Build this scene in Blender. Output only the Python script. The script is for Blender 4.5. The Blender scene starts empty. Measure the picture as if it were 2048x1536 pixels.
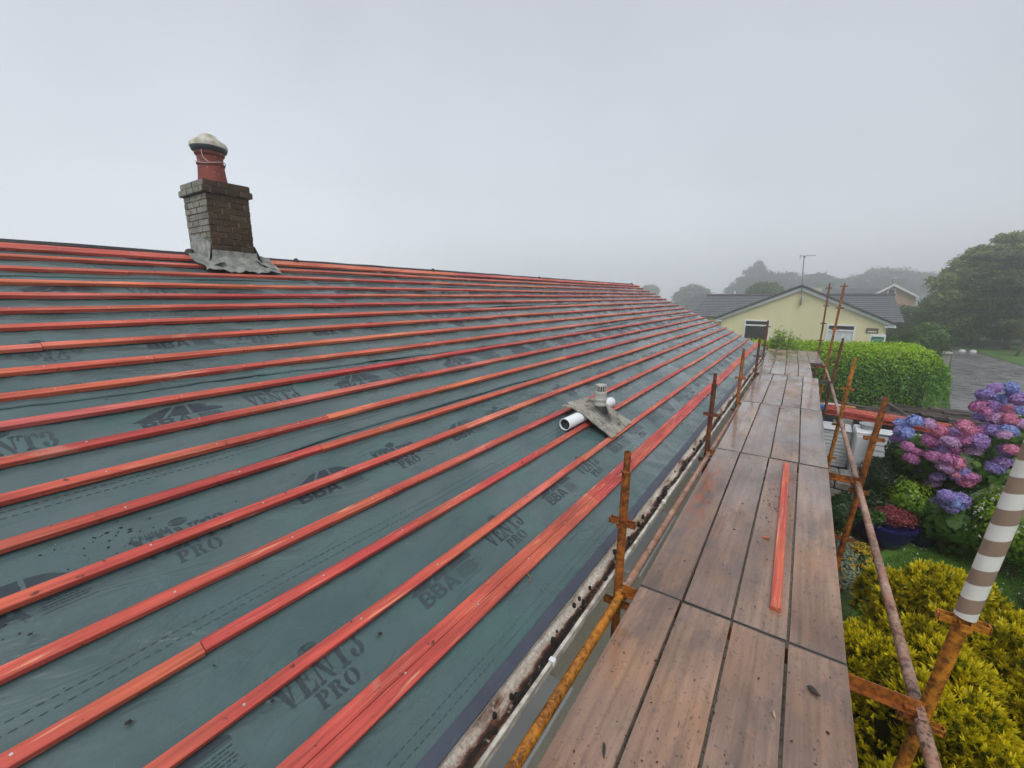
import bpy, math, random
import numpy as np
from mathutils import Vector, Matrix
random.seed(7); rng = np.random.default_rng(7)
S = bpy.context.scene
G = 3.6                                   # height of the lens above the garden ground
# ------------------------------------------------------------------ camera
RM = ((0.82575194, 0.12333816, -0.55038299), (0.56397906, -0.16699887, 0.80872678), (0.00783353, -0.97821218, -0.20745978))
FOC = 847.474
cd = bpy.data.cameras.new('camera'); cam = bpy.data.objects.new('camera', cd); S.collection.objects.link(cam)
cd.sensor_width = 36; cd.lens = 36 * FOC / 2048; cd.clip_start = .05; cd.clip_end = 2000
cam.matrix_world = Matrix(((RM[0][0], -RM[0][1], -RM[0][2], 0), (RM[1][0], -RM[1][1], -RM[1][2], 0), (RM[2][0], -RM[2][1], -RM[2][2], G), (0, 0, 0, 1)))
S.camera = cam
# ------------------------------------------------------------------ sky, sun, exposure
SUN_EL, SUN_AZ = math.radians(56), math.radians(150)
w = bpy.data.worlds.new('World'); S.world = w; w.use_nodes = True
wt = w.node_tree; wt.nodes.clear()
def wn(t, **k):
    n = wt.nodes.new(t)
    for a, b in k.items(): setattr(n, a, b)
    return n
wo = wn('ShaderNodeOutputWorld'); bgn = wn('ShaderNodeBackground'); sky = wn('ShaderNodeTexSky', sky_type='NISHITA', sun_disc=False)
sky.sun_elevation = SUN_EL; sky.sun_rotation = SUN_AZ; sky.dust_density = 4; sky.air_density = 1.0
hs = wn('ShaderNodeHueSaturation'); hs.inputs['Saturation'].default_value = .30; wt.links.new(sky.outputs[0], hs.inputs['Color'])
tc = wn('ShaderNodeTexCoord'); sp = wn('ShaderNodeSeparateXYZ'); wt.links.new(tc.outputs['Generated'], sp.inputs[0])
cr = wn('ShaderNodeValToRGB'); wt.links.new(sp.outputs['Z'], cr.inputs[0])
e = cr.color_ramp.elements; e[0].position = 0; e[0].color = (8.2, 8.7, 9.3, 1); e[1].position = 1; e[1].color = (4.4, 4.7, 5.25, 1)
k = e.new(.10); k.color = (7.2, 7.65, 8.25, 1); k = e.new(.22); k.color = (6.0, 6.4, 7.0, 1); k = e.new(.45); k.color = (5.2, 5.55, 6.2, 1)
nz = wn('ShaderNodeTexNoise'); nz.inputs['Scale'].default_value = 1.6; nz.inputs['Detail'].default_value = 4; wt.links.new(tc.outputs['Generated'], nz.inputs['Vector'])
mr = wn('ShaderNodeMapRange'); mr.inputs['From Min'].default_value = .3; mr.inputs['From Max'].default_value = .7; mr.inputs['To Min'].default_value = .91; mr.inputs['To Max'].default_value = 1.08; wt.links.new(nz.outputs['Fac'], mr.inputs['Value'])
# cloud is thinner towards the left of the street, thicker to the right
m2 = wn('ShaderNodeMapRange'); m2.inputs['From Min'].default_value = -1; m2.inputs['From Max'].default_value = .9; m2.inputs['To Min'].default_value = 1.12; m2.inputs['To Max'].default_value = .80; wt.links.new(sp.outputs['X'], m2.inputs['Value'])
mm = wn('ShaderNodeMath', operation='MULTIPLY'); wt.links.new(mr.outputs[0], mm.inputs[0]); wt.links.new(m2.outputs[0], mm.inputs[1])
vm = wn('ShaderNodeVectorMath', operation='SCALE'); wt.links.new(cr.outputs[0], vm.inputs[0]); wt.links.new(mm.outputs[0], vm.inputs['Scale'])
mx = wn('ShaderNodeMix', data_type='RGBA'); mx.inputs['Factor'].default_value = .86
wt.links.new(hs.outputs[0], mx.inputs['A']); wt.links.new(vm.outputs[0], mx.inputs['B'])
wt.links.new(mx.outputs['Result'], bgn.inputs['Color']); bgn.inputs['Strength'].default_value = .1; wt.links.new(bgn.outputs[0], wo.inputs[0])
sd = bpy.data.lights.new('sun', 'SUN'); sd.energy = 1.5; sd.angle = math.radians(35); sd.color = (1, .97, .92)
sun = bpy.data.objects.new('sun', sd); S.collection.objects.link(sun)
dirv = Vector((math.sin(SUN_AZ) * math.cos(SUN_EL), math.cos(SUN_AZ) * math.cos(SUN_EL), math.sin(SUN_EL)))
sun.rotation_euler = dirv.to_track_quat('Z', 'Y').to_euler()
S.view_settings.view_transform = 'Standard'; S.view_settings.look = 'None'; S.view_settings.exposure = .28; S.view_settings.gamma = 1
S.render.engine = 'CYCLES'
S.cycles.volume_bounces = 6; S.cycles.max_bounces = 10

# ------------------------------------------------------------------ helpers
def lin(r, g, b):
    f = lambda c: (c / 255) / 12.92 if c / 255 <= .04045 else ((c / 255 + .055) / 1.055) ** 2.4
    return (f(r), f(g), f(b), 1)
def at(px, py, x=None, y=None, z=None):    # a photo direction taken to a known x, y or z (heights measured from the lens)
    a, b = px - 1024, py - 768
    d = [RM[i][0] * a + RM[i][1] * b + RM[i][2] * FOC for i in range(3)]
    t = x / d[0] if x is not None else y / d[1] if y is not None else z / d[2]
    return Vector((d[0] * t, d[1] * t, d[2] * t))
class M:                                    # small node-material builder
    def __init__(s, name, rough=.7, spec=.5, metal=0):
        s.m = bpy.data.materials.new(name); s.m.use_nodes = True; s.t = s.m.node_tree
        s.b = s.t.nodes['Principled BSDF']; s.b.inputs['Roughness'].default_value = rough
        s.b.inputs['Specular IOR Level'].default_value = spec; s.b.inputs['Metallic'].default_value = metal
        s.tc = s.t.nodes.new('ShaderNodeTexCoord'); s.nrm = None
    def n(s, t, ins=None, **k):
        n = s.t.nodes.new(t)
        for a, b in k.items(): setattr(n, a, b)
        for a, b in (ins or {}).items(): s.put(n.inputs[a], b)
        return n
    def put(s, sock, v):
        if hasattr(v, 'is_output') or isinstance(v, bpy.types.NodeSocket): s.t.links.new(v, sock)
        else: sock.default_value = v
    def noise(s, scale, detail=4, stretch=(1, 1, 1), rough=.55, coord='Object', dist=0, off=(0, 0, 0)):
        mp = s.n('ShaderNodeMapping', {'Vector': s.tc.outputs[coord], 'Scale': stretch, 'Location': off})
        return s.n('ShaderNodeTexNoise', {'Vector': mp.outputs[0], 'Scale': scale, 'Detail': detail, 'Roughness': rough, 'Distortion': dist}).outputs['Fac']
    def ramp(s, fac, stops):
        r = s.n('ShaderNodeValToRGB', {'Fac': fac}); el = r.color_ramp.elements
        el[0].position, el[0].color = stops[0]; el[1].position, el[1].color = stops[-1]
        for p, c in stops[1:-1]: q = el.new(p); q.color = c
        return r.outputs[0]
    def rng(s, v, a, b, c=0, d=1):
        return s.n('ShaderNodeMapRange', {'Value': v, 'From Min': a, 'From Max': b, 'To Min': c, 'To Max': d}).outputs[0]
    def mix(s, f, a, b, mode='MIX'):
        n = s.n('ShaderNodeMix', {'Factor': f, 'A': a, 'B': b}, data_type='RGBA', blend_type=mode) if False else s.t.nodes.new('ShaderNodeMix')
        n.data_type = 'RGBA'; n.blend_type = mode
        fs = [i for i in n.inputs if i.identifier == 'Factor_Float'][0]; A = [i for i in n.inputs if i.identifier == 'A_Color'][0]; B = [i for i in n.inputs if i.identifier == 'B_Color'][0]
        s.put(fs, f); s.put(A, a); s.put(B, b)
        return [o for o in n.outputs if o.identifier == 'Result_Color'][0]
    def math(s, op, a, b=0.):
        n = s.n('ShaderNodeMath', operation=op); s.put(n.inputs[0], a); s.put(n.inputs[1], b); return n.outputs[0]
    def hsv(s, c, v=1., h=.5, sat=1.):
        return s.n('ShaderNodeHueSaturation', {'Color': c, 'Value': v, 'Hue': h, 'Saturation': sat}).outputs[0]
    def island(s): return s.n('ShaderNodeNewGeometry').outputs['Random Per Island']
    def objrand(s): return s.n('ShaderNodeObjectInfo').outputs['Random']
    def attr(s, nm): return s.n('ShaderNodeAttribute', attribute_name=nm).outputs['Fac']
    def bump(s, h, strength=.3, dist=.01):
        ins = {'Height': h, 'Strength': strength, 'Distance': dist}
        if s.nrm is not None: ins['Normal'] = s.nrm
        s.nrm = s.n('ShaderNodeBump', ins).outputs[0]; s.put(s.b.inputs['Normal'], s.nrm)
    def done(s, col, rough=None):
        s.put(s.b.inputs['Base Color'], col)
        if rough is not None: s.put(s.b.inputs['Roughness'], rough)
        return s.m
def plain(name, c, rough=.6, var=.12, scale=8, spec=.5):
    m = M(name, rough, spec); n = m.noise(scale)
    return m.done(m.hsv(c, m.rng(n, .3, .7, 1 - var, 1 + var)))

WORLD = {}                                 # world position of the empties
class MB:                                  # mesh builder, heights from the lens
    def __init__(s): s.v = []; s.f = []; s.mi = []; s.k = 0; s.at = []
    def add(s, vs, fs, mi=None):
        o = len(s.v); s.v += [tuple(p) for p in vs]; s.f += [tuple(i + o for i in f) for f in fs]; s.mi += [s.k if mi is None else mi] * len(fs)
    def box(s, c, d, rot=None, bev=0, mi=None):
        x, y, z = d[0] / 2, d[1] / 2, d[2] / 2
        if bev <= 0:
            vs = [Vector((a * x, b * y, e * z)) for e in (-1, 1) for a, b in ((-1, -1), (1, -1), (1, 1), (-1, 1))]
            fs = [(3, 2, 1, 0), (4, 5, 6, 7), (0, 1, 5, 4), (1, 2, 6, 5), (2, 3, 7, 6), (3, 0, 4, 7)]
        else:
            vs = []; q = []
            for e_, inset in ((-1, bev), (-1 + bev / z, 0), (1 - bev / z, 0), (1, bev)):
                X, Y = x - inset, y - inset; b2 = bev if inset == 0 else bev * .4
                vs += [Vector((p[0], p[1], e_ * z)) for p in ((-X + b2, -Y), (X - b2, -Y), (X, -Y + b2), (X, Y - b2), (X - b2, Y), (-X + b2, Y), (-X, Y - b2), (-X, -Y + b2))]
            fs = [tuple(range(7, -1, -1)), tuple(range(24, 32))]
            for l in range(3):
                for i in range(8): j = (i + 1) % 8; fs.append((l * 8 + i, l * 8 + j, l * 8 + 8 + j, l * 8 + 8 + i))
        if rot is not None: vs = [rot @ v for v in vs]
        s.add([v + Vector(c) for v in vs], fs, mi)
    def tube(s, a, b, r, n=14, r2=None, caps=True, mi=None, hollow=0):
        a, b = Vector(a), Vector(b); d = (b - a); q = d.to_track_quat('Z', 'Y'); r2 = r if r2 is None else r2; L = d.length
        vs = []; rings = [(0, r), (L, r2)]
        if hollow: rings += [(L, r2 - hollow), (L - min(.1, L * .4), r2 - hollow)]
        for z, rr in rings:
            vs += [a + q @ Vector((math.cos(t) * rr, math.sin(t) * rr, z)) for t in [2 * math.pi * i / n for i in range(n)]]
        fs = []
        for l in range(len(rings) - 1):
            for i in range(n): j = (i + 1) % n; fs.append((l * n + i, l * n + j, l * n + n + j, l * n + n + i))
        if caps: fs.append(tuple(range(n - 1, -1, -1))); fs.append(tuple(range((len(rings) - 1) * n, len(rings) * n)))
        s.add(vs, fs, mi)
    def lathe(s, c, prof, n=28, axis=None, mi=None, wob=0):
        q = axis.to_track_quat('Z', 'Y') if axis is not None else Matrix.Identity(3)
        vs = [];
        for r, z in prof: vs += [Vector(c) + q @ Vector((math.cos(t) * r * (1 + wob * math.sin(3 * t + z * 9)), math.sin(t) * r, z)) for t in [2 * math.pi * i / n for i in range(n)]]
        fs = []
        for l in range(len(prof) - 1):
            for i in range(n): j = (i + 1) % n; fs.append((l * n + i, l * n + j, l * n + n + j, l * n + n + i))
        s.add(vs, fs, mi)
    def grid(s, P, mi=None, double=0):       # P[i][j] points
        a, b = len(P), len(P[0]); vs = [p for r in P for p in r]
        s.add(vs, [(i * b + j, i * b + j + 1, (i + 1) * b + j + 1, (i + 1) * b + j) for i in range(a - 1) for j in range(b - 1)], mi)
    def prism(s, poly, d, mi=None):          # closed polygon extruded along vector d
        n = len(poly); d = Vector(d); vs = [Vector(p) for p in poly] + [Vector(p) + d for p in poly]
        s.add(vs, [tuple(range(n - 1, -1, -1)), tuple(range(n, 2 * n))] + [(i, (i + 1) % n, n + (i + 1) % n, n + i) for i in range(n)], mi)
def link(name, verts, faces, mats, parent=None, origin=None, mi=None, smooth=False, local=False, attrs=None):
    V_ = np.array(verts, dtype=np.float64).reshape(-1, 3)
    if parent is not None: o = np.array(WORLD[parent.name]) if parent.name in WORLD else np.zeros(3)
    elif origin is not None: o = np.array(origin, float)
    else: o = np.array([V_[:, 0].mean(), V_[:, 1].mean(), V_[:, 2].min()])
    if not local: V_ = V_ - o
    me = bpy.data.meshes.new(name)
    if isinstance(faces, np.ndarray):
        nf, k = faces.shape; me.vertices.add(len(V_)); me.vertices.foreach_set('co', V_.astype(np.float32).ravel())
        me.loops.add(nf * k); me.loops.foreach_set('vertex_index', faces.astype(np.int32).ravel())
        me.polygons.add(nf); me.polygons.foreach_set('loop_start', np.arange(0, nf * k, k, dtype=np.int32)); me.polygons.foreach_set('loop_total', np.full(nf, k, dtype=np.int32))
        me.update(calc_edges=True)
    else: me.from_pydata([tuple(v) for v in V_], [], faces)
    for m in (mats if isinstance(mats, (list, tuple)) else [mats]): me.materials.append(m)
    if mi is not None: me.polygons.foreach_set('material_index', np.array(mi, dtype=np.int32))
    if smooth: me.polygons.foreach_set('use_smooth', np.ones(len(me.polygons), dtype=bool))
    for nm, arr in (attrs or {}).items():
        a = me.attributes.new(nm, 'FLOAT', 'POINT'); a.data.foreach_set('value', np.asarray(arr, dtype=np.float32))
    ob = bpy.data.objects.new(name, me); S.collection.objects.link(ob)
    if parent is not None: ob.parent = parent; WORLD[ob.name] = tuple(o) if not local else (0, 0, 0)
    else: ob.location = (o[0], o[1], o[2] + G); WORLD[ob.name] = tuple(o)
    return ob
def obj(name, mb, mats, parent=None, origin=None, smooth=False):
    return link(name, mb.v, mb.f, mats, parent, origin, mb.mi, smooth)
def smooth_by(o, ang=40):
    me = o.data; me.polygons.foreach_set('use_smooth', np.ones(len(me.polygons), dtype=bool)); me.set_sharp_from_angle(angle=math.radians(ang)); return o
def thing(name, label, cat, loc, group=None):
    o = bpy.data.objects.new(name, None); S.collection.objects.link(o); o.location = (loc[0], loc[1], loc[2] + G); o.empty_display_size = .1
    WORLD[o.name] = tuple(loc); return tag(o, label, cat, group)
def tag(o, label, cat, group=None):
    o['label'] = label; o['category'] = cat
    if group: o['group'] = group
    return o
def struct(o, kind='structure', label=None): o['kind'] = kind; return o
def vnoise(x, y, seed=0):                   # smooth value noise
    r = np.random.default_rng(seed).random((64, 64)); xi = np.floor(x).astype(int); yi = np.floor(y).astype(int); fx = x - xi; fy = y - yi
    fx = fx * fx * (3 - 2 * fx); fy = fy * fy * (3 - 2 * fy); g = lambda a, b: r[a % 64, b % 64]
    return (g(xi, yi) * (1 - fx) + g(xi + 1, yi) * fx) * (1 - fy) + (g(xi, yi + 1) * (1 - fx) + g(xi + 1, yi + 1) * fx) * fy - .5

# ------------------------------------------------------------------ materials
def mat_membrane():
    m = M('roof_membrane', .42, .5)
    big = m.noise(1.1, 3); fine = m.noise(240, 2); mid = m.noise(9, 5, (1, .45, 1))
    c = m.mix(m.rng(big, .3, .7), (.056, .106, .109, 1), (.090, .132, .135, 1))
    c = m.mix(m.rng(m.noise(2.3, 3, off=(3, 0, 0)), .55, .75), c, (.060, .135, .126, 1))
    c = m.hsv(c, m.rng(mid, .25, .75, .86, 1.12)); c = m.hsv(c, m.rng(fine, .3, .7, .93, 1.07))
    dirt = m.noise(5, 8, rough=.75, off=(7, 2, 0)); c = m.mix(m.rng(dirt, .60, .75, 0, .45), c, (.045, .04, .036, 1))
    m.put(m.b.inputs['Coat Weight'], m.rng(m.noise(1.3, 4, off=(5, 1, 0)), .38, .62, .0, .6)); m.put(m.b.inputs['Coat Roughness'], .16)
    cr1 = m.noise(5.5, 3, (1.6, .55, 1), dist=1.2); m.bump(m.math('MULTIPLY', m.rng(cr1, .35, .65), m.rng(m.noise(.8, 2, off=(1, 6, 0)), .42, .62)), .6, .02)
    cr2 = m.noise(22, 4, (1, .6, 1), dist=.8, off=(2, 9, 0)); m.bump(cr2, .12, .008)
    return m.done(c, m.rng(m.noise(2, 4, off=(9, 9, 0)), .35, .65, .20, .44))
def mat_batten():
    m = M('red_treated_timber', .5, .45)
    r = m.objrand(); off = m.n('ShaderNodeCombineXYZ', {'X': m.math('MULTIPLY', r, 37.), 'Y': m.math('MULTIPLY', r, 91.), 'Z': 0.}).outputs[0]
    v = m.n('ShaderNodeVectorMath', {0: m.tc.outputs['Object'], 1: off}, operation='ADD').outputs[0]
    def nz(scale, st, det=4, dist=0):
        mp = m.n('ShaderNodeMapping', {'Vector': v, 'Scale': st}); return m.n('ShaderNodeTexNoise', {'Vector': mp.outputs[0], 'Scale': scale, 'Detail': det, 'Distortion': dist}).outputs['Fac']
    base = m.ramp(m.rng(nz(.9, (1, 1, 1), 2), .3, .7), [(0, (.62, .095, .068, 1)), (.35, (.54, .080, .060, 1)), (.7, (.61, .135, .072, 1)), (1, (.68, .165, .125, 1))])
    grain = nz(48, (1, .04, 1), 6, .9); c = m.hsv(base, m.rng(grain, .32, .68, .66, 1.24)); c = m.hsv(c, m.rng(nz(3.5, (1, .6, 1), 4), .3, .7, .78, 1.15))
    c = m.mix(m.rng(nz(38, (1, .05, 1), 3, 1.5), .61, .71, 0, .62), c, (.86, .40, .24, 1))
    c = m.mix(m.rng(nz(7, (1, .5, 1), 3), .66, .74, 0, .6), c, (.62, .26, .18, 1))
    c = m.mix(m.rng(nz(26, (1, 1, 1), 5), .66, .74, 0, .85), c, (.05, .02, .015, 1))
    c = m.hsv(c, m.rng(r, 0, 1, .86, 1.08), m.rng(r, 0, 1, .493, .508))
    m.bump(grain, .7, .004)
    return m.done(c, m.rng(nz(8, (1, .3, 1)), .3, .7, .38, .7))
def mat_board():
    m = M('weathered_scaffold_board', .4, .5)
    r = m.objrand(); off = m.n('ShaderNodeCombineXYZ', {'X': m.math('MULTIPLY', r, 53.), 'Y': m.math('MULTIPLY', r, 17.), 'Z': 0.}).outputs[0]
    v = m.n('ShaderNodeVectorMath', {0: m.tc.outputs['Object'], 1: off}, operation='ADD').outputs[0]
    def nz(scale, st, det=4, dist=0, rg=.55):
        mp = m.n('ShaderNodeMapping', {'Vector': v, 'Scale': st}); return m.n('ShaderNodeTexNoise', {'Vector': mp.outputs[0], 'Scale': scale, 'Detail': det, 'Distortion': dist, 'Roughness': rg}).outputs['Fac']
    c = m.ramp(m.rng(nz(2.2, (1, .4, 1), 4), .3, .7), [(0, (.155, .088, .058, 1)), (.45, (.285, .178, .125, 1)), (1, (.43, .268, .180, 1))])
    g1 = nz(34, (1, .03, 1), 7, .5); c = m.hsv(c, m.rng(g1, .3, .7, .70, 1.22))
    c = m.mix(m.rng(nz(7, (1, .30, 1), 6, .4, .7), .50, .66, 0, .6), c, (.105, .080, .072, 1)); c = m.mix(m.rng(nz(30, (1, .6, 1), 6, .2, .75), .56, .66, 0, .45), c, (.09, .06, .05, 1))
    c = m.mix(m.rng(nz(5, (1, .35, 1), 4), .60, .75, 0, .5), c, (.42, .22, .10, 1))
    c = m.mix(m.rng(nz(55, (1, .3, 1), 3), .66, .72, 0, .8), c, (.05, .035, .03, 1))
    c = m.hsv(c, m.rng(r, 0, 1, .72, 1.18), .5, m.rng(nz(.7, (1, 1, 1), 2), .3, .7, .75, 1.2))
    # rust run-off below the second standard
    p = m.n('ShaderNodeNewGeometry').outputs['Position']; s_ = m.n('ShaderNodeSeparateXYZ', {'Vector': p})
    dx = m.math('ABSOLUTE', m.math('ADD', s_.outputs['X'], .50)); dy = m.math('ABSOLUTE', m.math('ADD', s_.outputs['Y'], -3.75))
    mk = m.math('MULTIPLY', m.rng(dx, .03, .10, 1, 0), m.rng(dy, .5, .95, 1, 0)); mk = m.math('MULTIPLY', mk, m.rng(nz(18, (1, .4, 1), 4), .40, .60))
    c = m.mix(m.math('MULTIPLY', mk, .8), c, (.30, .085, .03, 1))
    c = m.mix(m.rng(nz(70, (1, .8, 1), 2), .64, .70, 0, .6), c, (.06, .045, .04, 1)); m.put(m.b.inputs['Coat Weight'], m.rng(nz(1.6, (1, .5, 1), 4), .40, .62, .1, 1.)); m.put(m.b.inputs['Coat Roughness'], .10); c = m.hsv(c, m.rng(nz(1.6, (1, .5, 1), 4), .40, .62, 1.05, .80), .5, 1.08); m.bump(g1, .55, .004); m.bump(nz(60, (1, .3, 1), 4), .3, .003)
    return m.done(c, m.rng(nz(3.5, (1, .5, 1), 3), .38, .62, .07, .42))
def mat_rust(name, a, b, cc, wet=.45):
    m = M(name, wet, .5); n1 = m.noise(9, 8, rough=.78); n2 = m.noise(38, 7, rough=.78); n3 = m.noise(2.5, 4, off=(4, 4, 4))
    c = m.ramp(m.rng(n1, .34, .66), [(0, a), (.42, b), (1, cc)])
    c = m.mix(m.math('MULTIPLY', m.rng(n2, .47, .57, 0, .92), m.rng(n3, .36, .60, .25, 1)), c, (.040, .016, .010, 1)); c = m.hsv(c, m.rng(n3, .3, .7, 1.2, .7))
    m.bump(n2, .5, .003); return m.done(c, m.rng(n1, .3, .7, .3, .65))
MEM = mat_membrane(); BAT = mat_batten(); BOARD = mat_board()
RUST = mat_rust('rusty_orange_steel', (.09, .026, .012, 1), (.34, .100, .013, 1), (.55, .19, .018, 1))
RUSTO = mat_rust('golden_rust_steel', (.16, .045, .012, 1), (.52, .19, .016, 1), (.68, .29, .022, 1))
RUSTD = mat_rust('dark_rusty_steel', (.05, .018, .012, 1), (.14, .038, .016, 1), (.34, .10, .02, 1))
RUSTP = mat_rust('faded_pink_rusty_steel', (.34, .115, .04, 1), (.40, .22, .15, 1), (.50, .34, .27, 1), .3)
GREENSTEEL = mat_rust('dark_green_painted_steel', (.02, .035, .03, 1), (.03, .05, .042, 1), (.07, .085, .07, 1))
NAIL = M('nail_head', .35, .5, .9).done((.7, .7, .7, 1))
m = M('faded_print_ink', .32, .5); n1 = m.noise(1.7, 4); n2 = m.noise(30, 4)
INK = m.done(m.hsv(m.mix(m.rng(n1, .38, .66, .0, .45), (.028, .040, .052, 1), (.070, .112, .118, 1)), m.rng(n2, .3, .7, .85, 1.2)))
EAVES = plain('navy_eaves_tray_plastic', (.052, .062, .088, 1), .45, .15, 6)
HOOP = plain('galvanised_end_band', (.055, .055, .05, 1), .45, .3, 20)

# ------------------------------------------------------------------ the ground
gx = np.linspace(-128, 128, 60); gy = np.linspace(-58, 218, 70)
mbg = MB(); mbg.grid([[Vector((x, y, -3.6)) for x in gx] for y in gy])
m = M('garden_soil_and_grass', .9, .3); n1 = m.noise(.6, 6); n2 = m.noise(22, 5)
c = m.mix(m.rng(n1, .4, .6), (.040, .075, .022, 1), (.06, .10, .03, 1)); c = m.hsv(c, m.rng(n2, .3, .7, .6, 1.35)); m.bump(n2, .6, .03)
struct(obj('ground', mbg, m.done(c), origin=(0, 0, -3.6)))
def sheet(name, pts, z, mat, div=1):
    mb = MB(); mb.add([(p[0], p[1], z) for p in pts], [tuple(range(len(pts)))]); return struct(obj(name, mb, mat, origin=(0, 0, z)))
m = M('wet_asphalt', .25, .5); n1 = m.noise(60, 6); n2 = m.noise(.8, 5, (1, .35, 1)); n3 = m.noise(3, 5, (.5, 1, 1))
c = m.mix(m.rng(n2, .35, .65), (.14, .138, .142, 1), (.23, .225, .23, 1)); c = m.hsv(c, m.rng(n1, .3, .7, .8, 1.2)); m.bump(n1, .3, .004)
ASPH = m.done(c, m.rng(n3, .35, .65, .12, .5))
drive = [at(1905, 701, z=-3.6), at(1925, 699, z=-3.6), at(1950, 704, z=-3.6), at(1985, 716, z=-3.6), at(2048, 734, z=-3.6), (16, 30), (14, 12), (6.2, 9.5), (4.4, 13), (2.2, 16.2), (4.3, 19.0), (5.2, 24)]
sheet('driveway', [(p[0], p[1]) for p in drive], -3.592, ASPH)
m = M('wet_lawn', .8, .3); n1 = m.noise(1.5, 5); n2 = m.noise(70, 4)
c = m.mix(m.rng(n1, .35, .65), (.055, .13, .018, 1), (.10, .20, .03, 1)); c = m.hsv(c, m.rng(n2, .3, .7, .6, 1.3)); m.bump(n2, .6, .02); LAWN = m.done(c)
sheet('lawn', [(at(x, y, z=-3.6)[0], at(x, y, z=-3.6)[1]) for x, y in ((1700, 1240), (1730, 1130), (1790, 1085), (1850, 1062), (1905, 1064), (1950, 1090), (2010, 1150), (2048, 1230), (2048, 1400), (1800, 1500))], -3.594, LAWN)
sheet('far_lawn', [(p[0], p[1]) for p in (at(1935, 698, z=-3.6), at(1950, 701, z=-3.6), at(1990, 715, z=-3.6), at(2048, 731, z=-3.6), (17, 30), (26, 36), (26, 50), (13, 48))], -3.590, LAWN)
m = M('dark_bed_soil', .9, .3); n1 = m.noise(14, 6); m.bump(n1, .8, .04); c = m.ramp(m.rng(n1, .3, .7), [(0, (.018, .013, .010, 1)), (1, (.065, .045, .032, 1))])
sheet('flower_bed', [(.3, 6.6), (1.35, 7.3), (1.7, 8.1), (2.2, 8.7), (2.9, 8.6), (3.4, 7.6), (4.2, 6.4), (7, 8), (6.5, 13), (3, 14.5), (.8, 14), (-.6, 9)], -3.597, m.done(c))
m = M('concrete_paving', .6, .4); n1 = m.noise(12, 6); c = m.ramp(m.rng(n1, .3, .7), [(0, (.14, .125, .105, 1)), (1, (.26, .24, .21, 1))])
br = m.n('ShaderNodeTexBrick', {'Vector': m.tc.outputs['Object'], 'Color1': (1, 1, 1, 1), 'Color2': (.85, .85, .85, 1), 'Mortar': (.25, .25, .22, 1), 'Scale': 1.6, 'Mortar Size': .012})
sheet('path', [(-2, -3), (.55, -3), (.62, 7), (.75, 14.2), (-.9, 15.6), (-2, 15.6)], -3.588, m.done(m.mix(1., c, br.outputs['Color'], 'MULTIPLY')))

# ------------------------------------------------------------------ the house being re-roofed
PA = math.radians(24.2); CA, SA = math.cos(PA), math.sin(PA); YN, YF = -1.4, 15.42; SR = 4.72
def R(s, y, off=0.): return Vector((-.86 - s * CA + off * SA, y, -1.55 + s * SA + off * CA))
BS = [.326, .579, .84, 1.098, 1.35, 1.60, 1.85, 2.085, 2.336, 2.577, 2.81, 3.057, 3.30, 3.53, 3.75, 3.965, 4.20, 4.42, 4.655]   # upper edge of each batten (first and last are the wide ones)
house = thing('bungalow', 'bungalow being re-roofed, green membrane and rows of red battens on its roof, beside the scaffold', 'house', (-5.2, 7, -3.6))
def sag(s, y):                              # membrane surface height above its plane
    s = np.asarray(s, float); y = np.asarray(y, float)
    k = 1 + 1.0 * np.clip((s - 1.2) / 2, 0, 1); h = .010 * vnoise(s * 3.1, y * 1.3, 1) + .006 * vnoise(s * 7 + y * 2.2, y * 2.6 - s, 2)
    rid = vnoise(s * 2.6 - y * .9, y * 1.9 + s * 2.0, 3); h += k * .012 * np.clip(.10 - np.abs(rid), 0, 1) / .10 * np.clip(vnoise(s * .9, y * .5, 4) + .32, 0, 1)
    rid = vnoise(s * 5.2 + y * 1.6, y * 3.2 - s * 2.4, 5); h += k * .007 * np.clip(.08 - np.abs(rid), 0, 1) / .08 * np.clip(vnoise(s * .8 + 5, y * .45, 6) + .3, 0, 1)
    e = np.clip((.30 - s) / .30, 0, 1); rid = vnoise(y * 4.2 + s * 3, s * .9, 7); h += .010 * e * np.clip(.14 - np.abs(rid), 0, 1) / .14
    return np.clip(h - .006, -.03, .004)
ss = np.arange(0., SR + .001, .0295); yy = np.arange(YN, YF, .030)
SSg, YYg = np.meshgrid(ss, yy, indexing='ij'); H = sag(SSg, YYg) - .0285
def Rarr(s, y, off): return np.stack([-.86 - s * CA + off * SA, y, -1.55 + s * SA + off * CA], -1)
P = Rarr(SSg, YYg, H); a, b = SSg.shape; idx = np.arange(a * b).reshape(a, b)
F = np.stack([idx[:-1, :-1], idx[:-1, 1:], idx[1:, 1:], idx[1:, :-1]], -1).reshape(-1, 4)
mem = link('roof_membrane', P.reshape(-1, 3), F, MEM, house, smooth=True)
# lap edges where one sheet overlies the next
mb = MB()
for k_, (s0, am) in enumerate(((1.60, .05), (2.42, .06), (3.34, .05), (4.08, .03))):
    ys = np.arange(YN, YF, .035); se = s0 + am * np.sin(ys * .55 + k_ * 2) + .02 * vnoise(ys * 2, ys * 0 + k_, 9)
    lift = .004 + .016 * np.clip(vnoise(ys * 1.6, ys * 0 + 3 * k_, 10) + .05, 0, 1)
    rows = [(0, lift - .004), (0, lift), (.02, lift * .8 + .001), (.05, lift * .35 + .002), (.09, 0.0015 + lift * 0)]
    mb.grid([[Vector(p) for p in Rarr(se + ds, ys, sag(se + ds, ys) - .0285 + lf + .0012)] for ds, lf in rows])
obj('membrane_lap', mb, MEM, house, smooth=True)
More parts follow.
